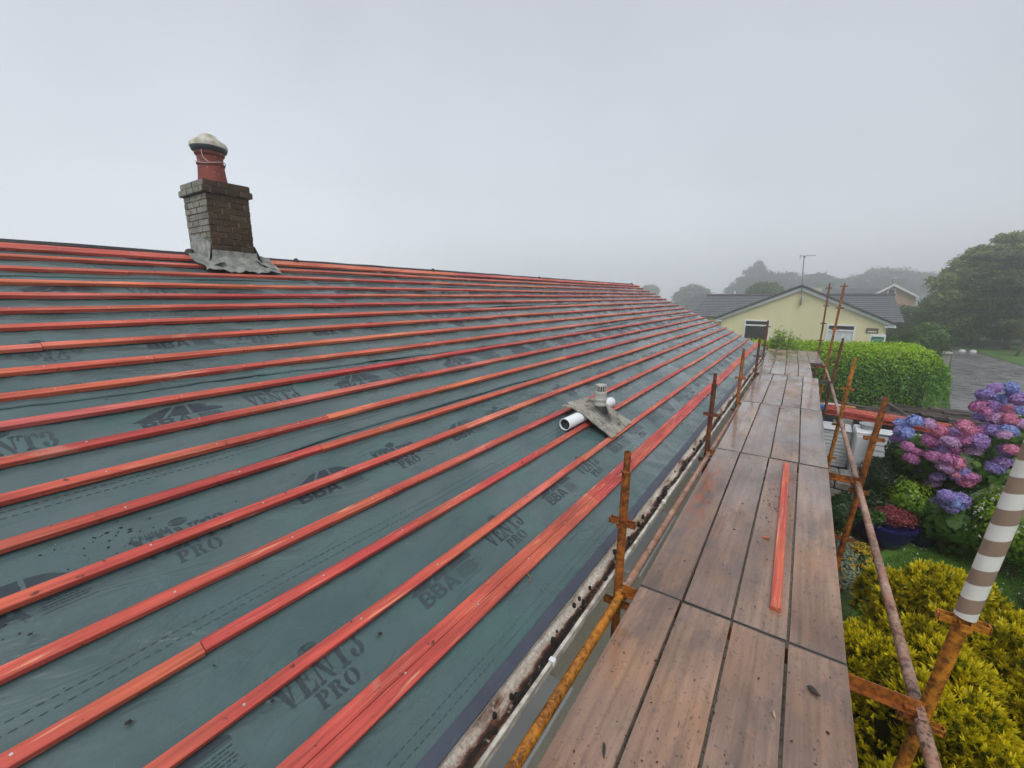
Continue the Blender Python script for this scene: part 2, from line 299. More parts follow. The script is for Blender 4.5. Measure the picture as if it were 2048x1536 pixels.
# navy eaves tray showing below the membrane
mb = MB(); ys = np.arange(YN, YF, .05); wv = .006 * vnoise(ys * 1.7, ys * 0, 11)
mb.grid([[Vector(p) for p in Rarr(-.027 + 0 * ys, ys, -.045 + 0 * ys)], [Vector(p) for p in Rarr(-.024 + 0 * ys, ys, -.0245 + 0 * ys)], [Vector(p) for p in Rarr(.0 + wv * .3, ys, -.0205 + 0 * ys)], [Vector(p) for p in Rarr(.026 + wv, ys, -.0200 + 0 * ys)], [Vector(p) for p in Rarr(.029 + wv, ys, -.040 + 0 * ys)]])
obj('eaves_tray', mb, EAVES, house, smooth=False)
# printing on the membrane -------------------------------------------------
PR = []                                     # quads / polys in (u along the sheet, v up the slope)
def rect(x0, y0, x1, y1, sk=0): return [[(x0, y0), (x1, y0), (x1 + sk, y1), (x0 + sk, y1)]]
def quad(*p): return [list(p)]
def band(cx, cy, rx, ry, th, a0, a1, n=8, th2=None):
    o = []; th2 = th if th2 is None else th2
    for i in range(n):
        A, B = math.radians(a0 + (a1 - a0) * i / n), math.radians(a0 + (a1 - a0) * (i + 1) / n)
        f = lambda t, k: (cx + math.cos(t) * (rx - k * th * 1.), cy + math.sin(t) * (ry - k * th2))
        o.append([f(A, 0), f(B, 0), f(B, 1), f(A, 1)])
    return o
GL = {
 'V': (1.0, quad((.0, 1), (.36, 1), (.62, 0), (.46, 0)) + rect(0, .9, .42, 1) + quad((.74, .86), (.86, .86), (.64, .12), (.6, .25)) + rect(.6, .9, 1, 1)),
 'E': (.82, rect(.08, .0, .34, 1) + rect(0, 0, .12, .1) + rect(0, .9, .12, 1) + rect(.4, 0, .78, .1) + rect(.4, .9, .76, 1) + quad((.66, .1), (.78, .1), (.82, .3), (.76, .3)) + quad((.66, .9), (.76, .9), (.8, .7), (.74, .7)) + rect(.4, .45, .56, .55) + rect(.54, .35, .6, .65)),
 'N': (1.0, rect(.12, .06, .2, .8) + rect(0, 0, .3, .09) + quad((0, 1), (.32, 1), (.86, 0), (.7, 0)) + rect(.8, .2, .88, .94) + rect(.7, .91, 1, 1)),
 'T': (.9, rect(.32, .0, .58, .94) + rect(.2, 0, .7, .08) + rect(0, .9, .28, 1) + rect(.62, .9, .9, 1) + quad((0, .7), (.06, .7), (.1, .9), (0, .9)) + quad((.84, .7), (.9, .7), (.9, .9), (.8, .9))),
 '3': (.78, band(.36, .74, .32, .27, .2, -60, 88, 7, .11) + band(.36, .29, .38, .30, .24, -88, 72, 8, .12) + band(.14, .24, .15, .13, .15, 0, 360, 10, .13) + band(.14, .78, .13, .11, .13, 0, 360, 10, .11) + band(.30, .29, .3, .29, .09, 200, 268, 5, .1) + band(.30, .74, .3, .26, .09, 92, 150, 5, .08)),
 'P': (.86, rect(.1, 0, .36, .94) + rect(0, 0, .48, .09) + rect(0, .91, .36, 1) + band(.42, .72, .4, .28, .25, -88, 88, 9, .12)),
 'R': (.98, rect(.1, 0, .36, .94) + rect(0, 0, .46, .09) + rect(0, .91, .36, 1) + band(.42, .75, .38, .25, .24, -85, 88, 8, .11) + band(.46, .26, .34, .25, .24, 0, 80, 5, .1) + quad((.56, .26), (.8, .26), (.88, .0), (.66, .0)) + rect(.84, .0, .96, .08)),
 'O': (1.0, band(.46, .5, .46, .5, .28, 100, 260, 10, .09) + band(.54, .5, .46, .5, .28, -80, 80, 10, .09)),
 'B': (.86, rect(0, 0, .26, 1) + rect(.26, .82, .46, 1) + rect(.26, .42, .5, .58) + rect(.26, 0, .5, .18) + band(.46, .75, .34, .25, .22, -70, 90, 7, .18) + band(.48, .29, .38, .29, .24, -90, 75, 7, .18)),
 'A': (.98, quad((0, 0), (.26, 0), (.52, 1), (.36, 1)) + quad((.72, 0), (.98, 0), (.62, 1), (.46, 1)) + rect(.24, .2, .74, .38)),
 'C': (.8, band(.42, .5, .42, .5, .2, 50, 310, 12, .08) + rect(.66, .7, .72, .95)),
 'M': (1.15, rect(.08, 0, .18, 1) + quad((.1, 1), (.34, 1), (.62, .15), (.52, 0)) + quad((.52, 0), (.6, .1), (.96, 1), (.86, 1)) + rect(.84, 0, 1.06, 1) + rect(0, 0, .28, .07) + rect(.76, 0, 1.15, .07)),
 'r': (.8, rect(.08, 0, .26, 1) + rect(0, 0, .34, .07) + band(.3, .75, .34, .25, .18, -88, 90, 8, .07) + quad((.3, .48), (.46, .48), (.8, 0), (.58, 0))),
}
def word(t, u, v, cap, wscale=1., gap=.1, skew=0.):
    for ch in t:
        wd, polys = GL[ch]
        for p in polys: PR.append([(u + (x + skew * y) * cap * wscale, v + y * cap) for x, y in p])
        u += (wd + gap) * cap * wscale
    return u
def vent(u, v):
    word('VENT3', u, v, .118, .60, .06); word('PRO', u + .10, v - .072, .062, .86, .1)
    e_ = word('C', u + .0, v + .120, .026, 1, .12); e_ = word('rOMAr', e_, v + .120, .020, 1, .12)
    for r_ in (1., .72): PR.extend([[(a_, b_) for a_, b_ in q] for q in band(e_ + .034, v + .148, .034 * r_, .022 * r_, .0035, 0, 360, 18)])
    PR.extend(rect(e_ + .016, v + .142, e_ + .052, v + .145) + rect(e_ + .018, v + .149, e_ + .050, v + .153))
def bba(u, v):
    word('BBA', u, v - .055, .075, 1.10, .06)
    n = 12                                   # the gable shape above the letters, a pale slash left through it
    x0, x1, xm, y0, y1 = u - .03, u + .40, u + .17, v + .03, v + .115
    PR.extend(quad((x0, y0), (x0 + .13, y0), (xm + .0, y1), (xm - .03, y1)) + quad((x0 + .15, y0), (xm + .06, y0), (xm + .06, y1), (xm + .02, y1)) + quad((xm + .075, y0), (xm + .15, y0), (xm + .13, y1 - .012), (xm + .075, y1)) + quad((xm + .15, y0), (x1, y0), (x1 - .005, y0 + .012), (xm + .13, y1 - .012)))
    for i in range(6):
        q = u + .26
        for j in range(7): wd = .008 + .012 * random.random(); PR.extend(rect(q, v + .008 - i * .012, q + wd, v + .0125 - i * .012)); q += wd + .004
    PR.extend(rect(u + .255, v - .068, u + .40, v - .066) + rect(u - .01, v + .024, u + .40, v + .026))
for r_, (v0, du) in enumerate(((.447, 0), (1.284, -.12), (2.13, -.50), (2.97, -.22), (3.80, -.62))):
    for k_ in range(-2, 14):
        u0 = .535 + du + k_ * 1.178
        if -1.3 < u0 < 14.6: vent(u0, v0)
        if -1.3 < u0 + .64 < 14.6: bba(u0 + .64, v0 + .025)
    for dv in (-.35, -.385):
        u0 = -1.2
        while u0 < 15: PR.extend(rect(u0, v0 + dv, u0 + .018, v0 + dv + .003)); u0 += .030
vs, fs = [], []
for p in PR:                                # cut long pieces so that they lie on the wrinkled sheet
    if len(p) == 4:
        du_ = max(abs(p[1][0] - p[0][0]), abs(p[2][0] - p[3][0])); dv_ = max(abs(p[3][1] - p[0][1]), abs(p[2][1] - p[1][1])); du_ = max(du_, max(abs(p[3][0] - p[0][0]), abs(p[2][0] - p[1][0])) * .5); dv_ = max(dv_, abs(p[1][1] - p[0][1]) * .5)
        nu, nv = max(1, int(du_ / .012 + .99)), max(1, int(dv_ / .012 + .99)); o = len(vs)
        for i in range(nv + 1):
            for j in range(nu + 1):
                a_, b_ = j / nu, i / nv
                vs.append(((p[0][0] * (1 - a_) + p[1][0] * a_) * (1 - b_) + (p[3][0] * (1 - a_) + p[2][0] * a_) * b_, (p[0][1] * (1 - a_) + p[1][1] * a_) * (1 - b_) + (p[3][1] * (1 - a_) + p[2][1] * a_) * b_))
        for i in range(nv):
            for j in range(nu): q = o + i * (nu + 1) + j; fs.append((q, q + 1, q + nu + 2, q + nu + 1))
uv = np.array(vs); ok = Rarr(uv[:, 1], uv[:, 0], sag(uv[:, 1], uv[:, 0]) - .0285 + .0016)
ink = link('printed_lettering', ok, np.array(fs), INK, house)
# battens --------------------------------------------------------------------
for i, st in enumerate(BS):
    wd = .112 if i == 0 else .11 if i == len(BS) - 1 else .047
    y0 = YN; ends = YF + random.uniform(.03, .10); pieces = []
    first = True
    while y0 < ends - .05:
        L = random.uniform(3.2, 4.8) if not first else random.uniform(1.5, 4.5); first = False
        y1 = min(ends, y0 + L)
        if ends - y1 < .9: y1 = ends
        mb = MB(); ds = random.uniform(-.003, .003); dz = random.uniform(-.001, .001); n = max(2, int((y1 - y0) / .25)); hw = random.random() * 9
        prof = [(st - wd, -.025), (st - wd, -.0022), (st - wd + .0022, 0), (st - .0022, 0), (st, -.0022), (st, -.025)]
        # the wide row is two battens side by side
        profs = [prof] if wd < .06 else [[(st - wd + o_, -.025), (st - wd + o_, -.0022), (st - wd + o_ + .0022, 0), (st - wd + o_ + wd / 2 - .003, 0), (st - wd + o_ + wd / 2 - .001, -.0022), (st - wd + o_ + wd / 2 - .001, -.025)] for o_ in (0, wd / 2 + .0005)]
        for pr_ in profs:
            rows = []
            for q in range(n + 1):
                yq = y0 + .0015 + (y1 - y0 - .003) * q / n; bow = .004 * math.sin(yq * 1.1 + hw + i)
                rows.append([R(s_ + ds + bow, yq, o_ + dz + .0015 * math.sin(yq * 2 + hw)) for s_, o_ in pr_])
            mb.grid([list(r_) for r_ in rows]); o = len(mb.v) - (n + 1) * 6
            mb.add(rows[0], [(5, 4, 3, 2, 1, 0)]); mb.add(rows[-1], [(0, 1, 2, 3, 4, 5)])
        yn = -.9
        while yn < y1:                        # galvanised nails over the rafters
            if yn > y0 + .03: c_ = R(st - wd / 2 + random.uniform(-.006, .006), yn + random.uniform(-.01, .01), .0015); mb.tube(c_ - Vector((SA, 0, CA)) * .003, c_, .0042, 8, mi=1)
            yn += .45
        ob = obj('batten', mb, [BAT, NAIL], house); y0 = y1
# other slope, ridge, walls ----------------------------------------------------
XR = R(SR, 0)[0]; ZR = R(SR, 0)[2]; XL = 2 * XR + .86
mb = MB(); mb.grid([[Vector((XR - .003, YN, ZR - .03)), Vector((XR - .003, YF, ZR - .03))], [Vector((XL, YN, -1.575)), Vector((XL, YF, -1.575))]]); obj('rear_slope', mb, MEM, house)
mb = MB(); BLK = plain('old_ridge_felt', (.022, .022, .024, 1), .7, .3, 10); ys = np.arange(YN, YF - .25, .12)
rows = []
for ds, of in ((4.668, -.020), (4.675, -.004), (4.71, .006)):
    j = .012 * vnoise(ys * 3, ys * 0 + ds * 50, 15); rows.append([Vector(p) for p in Rarr(ds + j, ys, of + .5 * j)])
rows.append([Vector((XR - .08, y_, ZR + .0)) for y_ in ys]); rows.append([Vector((XR - .25, y_, ZR - .09)) for y_ in ys]); mb.grid(rows)
for y_, r_ in ((2.9, .03), (1.82, .05), (-.6, .025), (.4, .02), (5.2, .03), (8.6, .03), (14.9, .05)): mb.lathe(R(4.68, y_, .01), [(.001, r_ * .8), (r_ * .6, r_ * .65), (r_, .0), (r_ * 1.2, -.02)], 8)
obj('ridge_felt', mb, BLK, house)
m = M('pebbledash_render', .9, .3); n1 = m.noise(90, 5, rough=.7); n2 = m.noise(1.3, 4); c = m.mix(m.rng(n2, .3, .7), (.60, .56, .45, 1), (.72, .68, .55, 1)); c = m.hsv(c, m.rng(n1, .3, .7, .7, 1.25)); m.bump(n1, .8, .01); WALL = m.done(c)
UP = plain('white_upvc', (.74, .76, .78, 1), .3, .05, 5); GREYUP = plain('pale_grey_upvc', (.62, .67, .70, 1), .3, .05, 5)
GLASS = M('window_glass', .04, .6).done((.02, .026, .03, 1)); CURT = plain('net_curtain', (.55, .58, .60, 1), .8, .25, 9)
WX = -.99; wins = [(-1.0, 1.93), (3.15, 4.35), (5.6, 7.4), (9.5, 11.2)]; zt, zb = -1.80, -2.27
mb = MB(); yq = -1.2
segs = []
for a_, b_ in wins: segs.append((yq, a_)); yq = b_
segs.append((yq, 15.2))
for a_, b_ in segs: mb.box(((WX - .15), (a_ + b_) / 2, (-3.6 - 1.66) / 2), (.3, b_ - a_, 3.6 - 1.66))
for a_, b_ in wins: mb.box((WX - .15, (a_ + b_) / 2, (zt - 1.66) / 2), (.3, b_ - a_, -1.66 - zt)); mb.box((WX - .15, (a_ + b_) / 2, (-3.6 + zb) / 2), (.3, b_ - a_, zb + 3.6))
mb.box((XL + .43, 7, (-3.6 - 1.66) / 2), (.3, 16.4, 1.94)); obj('wall', mb, WALL, house)
mb = MB(); ZU = ZR - .07
for y_ in (-1.2 + .0, 15.2): mb.prism([(WX - .31, y_ - .12, -3.6), (WX - .31, y_ - .12, -1.66), (XR, y_ - .12, ZU), (XL + .3, y_ - .12, -1.66), (XL + .3, y_ - .12, -3.6)], (0, .118, 0))
obj('gable_wall', mb, WALL, house)
for a_, b_ in wins:
    mb = MB(); yc = (a_ + b_) / 2; f = .06; x = WX - .075
    mb.box((x, yc, zt - f / 2), (.07, b_ - a_ - .006, f), bev=.006); mb.box((x, yc, zb + f / 2), (.07, b_ - a_ - .006, f), bev=.006)
    for y_ in (a_ + f / 2, b_ - f / 2, yc): mb.box((x - .001, y_, (zt + zb) / 2), (.066, f, zt - zb - 2 * f), bev=.006)
    wob = obj('window', mb, GREYUP, house)
    mb = MB(); mb.box((x - .01, yc, (zt + zb) / 2), (.01, b_ - a_ - f, zt - zb - f)); obj('pane', mb, GLASS, wob)
    mb = MB(); mb.box((WX + .035, yc, zb - .005), (.20, b_ - a_ - .012, .03), bev=.006); obj('sill', mb, UP, wob)
mb = MB(); mb.box((-.905, 7, -1.69), (.022, 16.6, .15)); mb.box((-.955, 7, -1.752), (.08, 16.6, .012)); obj('fascia', mb, UP, house)
# gutter
m = M('weathered_gutter', .5, .4); n1 = m.noise(18, 6, (1, .5, 1), rough=.7); c = m.mix(m.rng(n1, .42, .62), (.62, .60, .52, 1), (.28, .25, .21, 1)); GUT = m.done(c)
mb = MB(); gi, go, gz, gb = -.868, -.748, -1.628, -1.70
pr = [(gi - .006, gz - .03), (gi - .006, gz + .004), (gi + .004, gz + .004), (gi + .004, gz - .004), (gi + .006, gb + .03), (gi + .03, gb + .006), (go - .03, gb + .006), (go - .006, gb + .03), (go - .006, gz - .004), (go - .012, gz - .003), (go - .012, gz + .006), (go + .004, gz + .006), (go + .004, gz - .012), (go, gz - .012), (go, gb + .03), (go - .028, gb), (gi + .028, gb), (gi, gb + .03)]
ys = [YN + (YF - YN) * i / 40 for i in range(41)]
P_ = [[Vector((x + .0015 * math.sin(y * 3), y, z + .002 * math.sin(y * 1.2))) for x, z in pr + [pr[0]]] for y in ys]; mb.grid(P_); gut = obj('gutter', mb, GUT, house)
m = M('gutter_sludge_and_lichen', .7, .4); n1 = m.noise(9, 6, (2.2, .35, 1), rough=.65); n2 = m.noise(60, 5, rough=.7); ps = m.n('ShaderNodeSeparateXYZ', {'Vector': m.n('ShaderNodeNewGeometry').outputs['Position']}).outputs['X']
mid = m.rng(m.math('ABSOLUTE', m.math('ADD', ps, m.math('MULTIPLY_ADD' if 0 else 'ADD', .775, m.math('MULTIPLY', m.noise(2.2, 3), .05)))), .006, .034, 1, 0); mk = m.math('ADD', m.math('MULTIPLY', mid, .34), n1)
c = m.ramp(m.rng(mk, .42, .90), [(0, (.60, .55, .48, 1)), (.3, (.40, .31, .25, 1)), (.5, (.12, .05, .028, 1)), (.72, (.022, .012, .008, 1)), (1, (.012, .009, .007, 1))])
c = m.mix(m.rng(m.noise(24, 4, off=(5, 5, 5)), .60, .68, 0, .8), c, (.42, .42, .36, 1)); c = m.hsv(c, m.rng(n2, .3, .7, .6, 1.4)); m.bump(n2, .8, .008)
ys = np.arange(YN, YF, .018); xs = np.linspace(gi + .005, go - .007, 9); YY_, XX_ = np.meshgrid(ys, xs, indexing='ij')
ZZ_ = -1.668 + .016 * vnoise(XX_ * 40, YY_ * 9, 20) + .03 * vnoise(XX_ * 14, YY_ * 3.3, 21) + .012 * vnoise(XX_ * 90, YY_ * 40, 22) + 12 * (XX_ - (gi + go) / 2) ** 2
a_, b_ = YY_.shape; idx = np.arange(a_ * b_).reshape(a_, b_); F = np.stack([idx[:-1, :-1], idx[:-1, 1:], idx[1:, 1:], idx[1:, :-1]], -1).reshape(-1, 4)
link('gutter_sludge', np.stack([XX_, YY_, np.minimum(ZZ_, -1.634)], -1).reshape(-1, 3), F, m.done(c), gut, smooth=True)
mb = MB()
for i in range(60):
    y_ = random.choice([random.uniform(.3, 14), random.uniform(1, 5)]); r_ = random.uniform(.006, .02); mb.lathe((random.uniform(gi + .02, go - .02), y_, -1.655), [(.001, r_ * 1.3), (r_ * .7, r_), (r_, .2 * r_), (r_, -r_)], 7, wob=.2)
obj('moss_clump', mb, plain('black_moss', (.014, .013, .010, 1), .9, .4, 60), gut)['kind'] = 'stuff'
for y_ in (1.45, 3.3, 5.1, 7, 9, 11, 13):      # white brackets on the outer lip
    mb = MB(); mb.box((go - .006, y_, gz + .008), (.026, .024, .006), bev=.002); mb.box((go + .006, y_, gz - .004), (.006, .024, .022)); obj('gutter_bracket', mb, UP, gut)
# chimney ------------------------------------------------------------------------
cx0, cx1, cy0, cy1 = -5.44, -4.92, 1.94, 2.34
m = M('old_brick', .9, .3); r = m.island(); nrm = m.n('ShaderNodeSeparateXYZ', {'Vector': m.n('ShaderNodeNewGeometry').outputs['Normal']})
c = m.ramp(r, [(0, (.050, .032, .018, 1)), (.4, (.080, .050, .028, 1)), (.7, (.105, .072, .040, 1)), (1, (.065, .048, .032, 1))])
c = m.mix(m.rng(m.noise(9, 5), .45, .65, 0, .5), c, (.045, .040, .015, 1))
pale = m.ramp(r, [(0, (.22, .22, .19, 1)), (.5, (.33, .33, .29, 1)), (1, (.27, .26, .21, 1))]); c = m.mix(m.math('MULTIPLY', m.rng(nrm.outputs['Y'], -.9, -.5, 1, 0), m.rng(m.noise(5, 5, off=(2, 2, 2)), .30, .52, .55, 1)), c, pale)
n2 = m.noise(50, 5, rough=.7); c = m.hsv(c, m.rng(n2, .3, .7, .65, 1.3)); m.bump(n2, .8, .01); BRICK = m.done(c)
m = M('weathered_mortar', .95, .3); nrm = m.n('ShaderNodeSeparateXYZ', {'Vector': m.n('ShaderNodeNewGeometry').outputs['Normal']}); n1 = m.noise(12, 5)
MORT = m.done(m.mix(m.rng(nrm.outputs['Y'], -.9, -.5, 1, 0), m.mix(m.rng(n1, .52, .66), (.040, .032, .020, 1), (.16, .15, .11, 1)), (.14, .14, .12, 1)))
mb = MB(); ch = .0600; z0 = .10; mb2 = MB(); mb2.box(((cx0 + cx1) / 2, (cy0 + cy1) / 2, (z0 + 1.05) / 2 - .25), (cx1 - cx0 - .012, cy1 - cy0 - .012, 1.05 - z0 + .5))
nC = 16
for k_ in range(nC):
    z = 1.062 - (k_ + .5) * ch; pj = .014 if k_ == 0 else .030 if k_ == 1 else 0
    X0, X1, Y0, Y1 = cx0 - pj, cx1 + pj, cy0 - pj, cy1 + pj
    if pj: mb2.box(((X0 + X1) / 2, (Y0 + Y1) / 2, z), (X1 - X0 - .014, Y1 - Y0 - .014, ch))
    for side in range(4):
        Ln = (Y1 - Y0) if side % 2 == 0 else (X1 - X0); unit = .136 if side % 2 == 0 else .145; off_ = (k_ % 2) * unit / 2; u = -off_
        while u < Ln - .01:
            a_ = max(u, 0); b_ = min(u + unit, Ln); 
            if b_ - a_ > .02:
                d_ = random.uniform(-.0025, .0025); g_ = .010 if pj else .007; cc = (a_ + b_) / 2; ww = b_ - a_ - g_; th = .05
                tw = Matrix.Rotation(random.uniform(-.02, .02), 3, 'Z')
                if side == 0: mb.box((X1 - th / 2 + d_ - .002, Y0 + cc, z), (th, ww, ch - (.010 if pj else .007)), tw, bev=.003)
                elif side == 2: mb.box((X0 + th / 2, Y0 + cc, z), (th, ww, ch - (.010 if pj else .007)), tw, bev=.003)
                elif side == 1: mb.box((X0 + cc, Y0 + th / 2 - d_, z), (ww, th, ch - (.010 if pj else .007)), tw, bev=.003)
                else: mb.box((X0 + cc, Y1 - th / 2, z), (ww, th, ch - (.010 if pj else .007)), tw, bev=.003)
            u += unit
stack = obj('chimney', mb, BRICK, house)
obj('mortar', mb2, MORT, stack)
mb = MB(); mb.lathe(((cx0 + cx1) / 2, (cy0 + cy1) / 2, 1.06), [(.205, -.03), (.20, .004), (.17, .02), (.05, .03)], 20); obj('flaunching', mb, MORT, stack)
pc = Vector((-5.20, 2.14, 1.06))
m = M('terracotta', .75, .4); n1 = m.noise(8, 5); n2 = m.noise(40, 4); c = m.mix(m.rng(n1, .35, .7), (.26, .055, .040, 1), (.19, .045, .034, 1)); c = m.mix(m.rng(n2, .62, .70, 0, .6), c, (.5, .45, .4, 1)); TERRA = m.done(c)
mb = MB(); mb.lathe(pc, [(0.1428, 0.0), (0.1376, 0.0285), (0.129, 0.038), (0.1204, 0.114), (0.1152, 0.19), (0.1221, 0.1947), (0.1256, 0.2042), (0.1221, 0.2137), (0.1118, 0.2204), (0.1135, 0.2755), (0.1204, 0.2802), (0.1307, 0.2945), (0.1307, 0.3182), (0.1187, 0.323)], 36); smooth_by(obj('chimney_pot', mb, TERRA, stack), 30)
mb = MB()                                  # wire strap and pale mortar run round the pot
pts = [pc + Vector((math.cos(a_) * .127, math.sin(a_) * .127, .213 + .02 * math.sin(a_ * 2))) for a_ in [2 * math.pi * i / 24 for i in range(25)]] + [pc + Vector((.10, -.11, .34))]
for a_, b_ in zip(pts[:-2], pts[1:-1]): mb.tube(a_, b_, .004, 6)
mb.tube(pc + Vector((.080, -.105, .315)), pc + Vector((.082, -.098, .25)), .004, 6); mb.tube(pc + Vector((.082, -.098, .25)), pc + Vector((.110, -.070, .205)), .004, 6)
obj('strap', mb, plain('pale_wire', (.45, .42, .36, 1), .5), stack)
mb = MB(); mb.lathe(pc, [(0.1221, 0.3087), (0.1514, 0.3277), (0.16, 0.3562), (0.1514, 0.3752)], 36); obj('cowl_band', mb, plain('dark_cowl_band', (.035, .045, .05, 1), .5), stack, smooth=True)
m = M('weathered_cement_cowl', .85, .3); n1 = m.noise(11, 5); c = m.mix(m.rng(n1, .4, .65), (.62, .60, .52, 1), (.33, .31, .25, 1)); m.bump(m.noise(30, 4), .5, .01)
mb = MB(); mb.lathe(pc, [(0.1634, 0.3591), (0.1617, 0.3895), (0.1479, 0.4133), (0.1118, 0.4322), (0.0903, 0.4512), (0.0774, 0.4703), (0.0473, 0.4892), (0.0009, 0.4959)], 36, wob=.02); smooth_by(obj('cowl', mb, m.done(c), stack), 50)
m = M('lead_and_cement_flashing', .6, .4); n1 = m.noise(12, 6, rough=.7); c = m.ramp(m.rng(n1, .3, .72), [(0, (.08, .08, .07, 1)), (.5, (.24, .25, .23, 1)), (1, (.42, .41, .35, 1))]); m.bump(n1, .6, .01); LEAD = m.done(c)
mb = MB(); t_ = .006
zf = lambda s_: R(s_, 0)[2]
mb.grid([[Vector((cx1 + t_, cy0 - t_, .41)), Vector((cx1 + t_, cy1 + t_ + .01, .40))], [Vector((cx1 + .012, cy0 - .012, .345)), Vector((cx1 + .012, cy1 + .015, .345))], [Vector((cx1 + .045, cy0 - .04, .285)), Vector((cx1 + .045, cy1 + .06, .285))]])
mb.grid([[Vector((cx0 + .1, cy0 - t_, .56)), Vector((cx0 + .25, cy0 - t_, .56)), Vector((cx0 + .35, cy0 - t_, .53)), Vector((cx1 - .08, cy0 - t_, .50)), Vector((cx1 + t_, cy0 - t_, .47))], [Vector((cx0 + .1, cy0 - .03, .28)), Vector((cx0 + .25, cy0 - .03, .31)), Vector((cx0 + .35, cy0 - .04, .33)), Vector((cx1 - .08, cy0 - .04, .31)), Vector((cx1 + .012, cy0 - .045, .285))]])
mb.grid([[Vector((cx0 + .1, cy1 + t_, .55)), Vector((cx1, cy1 + t_, .47))], [Vector((cx0 + .1, cy1 + .06, .28)), Vector((cx1 + .02, cy1 + .09, .25))]])
obj('upstand_flashing', mb, LEAD, stack)
mb = MB(); rows = []                         # the dressed apron lying crumpled over the battens
for i in range(9):
    row = []
    for j in range(22):
        u = j / 21; v = i / 8; y_ = 1.80 + .72 * u + .05 * math.sin(v * 4 + 1) * (1 - u) - .05 * (1 - v) * (u < .12); s_ = 4.235 + (.30 + .06 * math.sin(u * 9)) * v + .010 * math.sin(u * 9 + 1) * (1 - v) + .004 * math.sin(u * 31) * (1 - v)
        row.append(R(s_, y_, .004 + .012 * (1 + math.sin(u * 17 + v * 3)) * (1 - v) + .05 * v * v + .008 * math.sin(j * 2.3 + i)))
    rows.append(row)
mb.grid(rows)
for side, y0_, sg in ((0, 1.80, 1), (1, 2.34, 1)):
    rows = []
    for i in range(8):
        row = []
        for j in range(7):
            u, v = j / 6, i / 7; row.append(R(4.36 + .34 * v, y0_ + .06 * v * (1 if side == 0 else -1) + .012 * math.sin(i * 2) + .19 * u, .006 + .008 * abs(math.sin(i * 1.7 + j)) + (.05 * u * u if side == 0 else .05 * (1 - u) ** 2)))
        rows.append(row)
    mb.grid(rows)
apr = smooth_by(obj('apron_flashing', mb, LEAD, stack), 60)

# ------------------------------------------------------------------ scaffold
scaf = thing('scaffold', 'rusty orange steel scaffold running along the eaves beside the roof, carrying the board deck', 'scaffold', (0, 7, -3.6))
ROWY = [2.15, 4.84, 7.36, 10.35, 12.7, 15.32]
def vpress(mb, c, ax, L=.046):
    s = ax.cross(Vector((0, 0, 1))); q = Matrix((ax, s, Vector((0, 0, 1)))).transposed()
    for sg in (-1, 1):
        for e_ in (-1, 1): mb.box(c + ax * sg * (.018 + L / 2) + s * e_ * .016, (L, .004, .030), q)
        mb.box(c + ax * sg * (L + .018), (.005, .036, .030), q)
def standard(lo, hi, mat, zs, spig=True):
    lo, hi = Vector(lo), Vector(hi); d = (hi - lo).normalized(); mb = MB()
    if spig:
        mb.tube(lo, hi - d * .12, .0242, 18); mb.tube(hi - d * .122, hi, .0185, 16, hollow=.003); mb.lathe(hi - d * .125, [(.0242, 0), (.027, .003), (.027, .012), (.019, .016)], 18, axis=d)
    else: mb.tube(lo, hi, .0242, 18, hollow=.004)
    mb.box(lo + Vector((0, 0, .004)), (.15, .15, .008))
    o = smooth_by(obj('standard', mb, mat, scaf), 45)
    for z in zs:
        mb = MB(); c = lo + (hi - lo) * ((z - lo.z) / (hi.z - lo.z)); vpress(mb, c, Vector((1, 0, 0)), .055); vpress(mb, c, Vector((0, 1, 0)), .030); mb.tube(c - Vector((0, 0, .018)), c + Vector((0, 0, .018)), .0265, 14); obj('bracket', mb, mat, o)
    return o
VZ = [-2.78, -2.27, -1.77, -1.25, -.76, -.26, .24]
lefts = [(-.712, -.70, -.83), (-.712, -.70, -.80), (-.715, -.705, -.79), (-.722, -.72, -.80), (-.77, -.755, -.595)]
for i, (xb, xt, zt_) in enumerate(lefts): standard((xb, ROWY[i], -3.58), (xt, ROWY[i], zt_), [RUST, RUSTD, RUST, RUSTD, RUSTD][i], [z for z in VZ if z < zt_ - .1])
rx = lambda z, x0=.62, k_=.075: x0 + k_ * (z + 1.77)
tops = [.9, -.86, -.81, -.78, .31, .38]; x0s = [.62, .615, .585, .60, .585, .47]; ks = [.085, .07, .06, .07, .045, .005]
RY = [2.2] + ROWY[1:]
for i in range(6): standard((rx(-3.58, x0s[i], ks[i]), RY[i], -3.58), (rx(tops[i], x0s[i], ks[i]), RY[i], tops[i]), [RUSTO, RUST, RUSTO, RUSTD, RUST, RUSTD][i], [z for z in VZ if z < tops[i] - .05 and not (i == 0 and z > -1.2)])
standard((.60, -.9, -3.58), (.66, -.9, -.6), RUST, VZ[:4]); standard((-.71, -.9, -3.58), (-.70, -.9, -.8), RUSTD, VZ[:4])
for i, y_ in enumerate([-.9] + ROWY):
    mb = MB(); xr = .60 if i < 6 else .47; xl = -.70; wdt = xr - xl; xc = (xr + xl) / 2
    mb.box((xc, y_ + .014, -1.672), (wdt, .006, .052)); mb.box((xc, y_ + .014, -1.700), (wdt, .062, .005)); mb.box((xr - .02, y_ + .014, -1.705), (.06, .05, .05)); mb.box((xl + .02, y_ + .014, -1.705), (.06, .05, .05))
    obj('transom', mb, GREENSTEEL if i in (3, 4) else RUSTD if i == 5 else RUST, scaf)
ys = [-.9] + ROWY
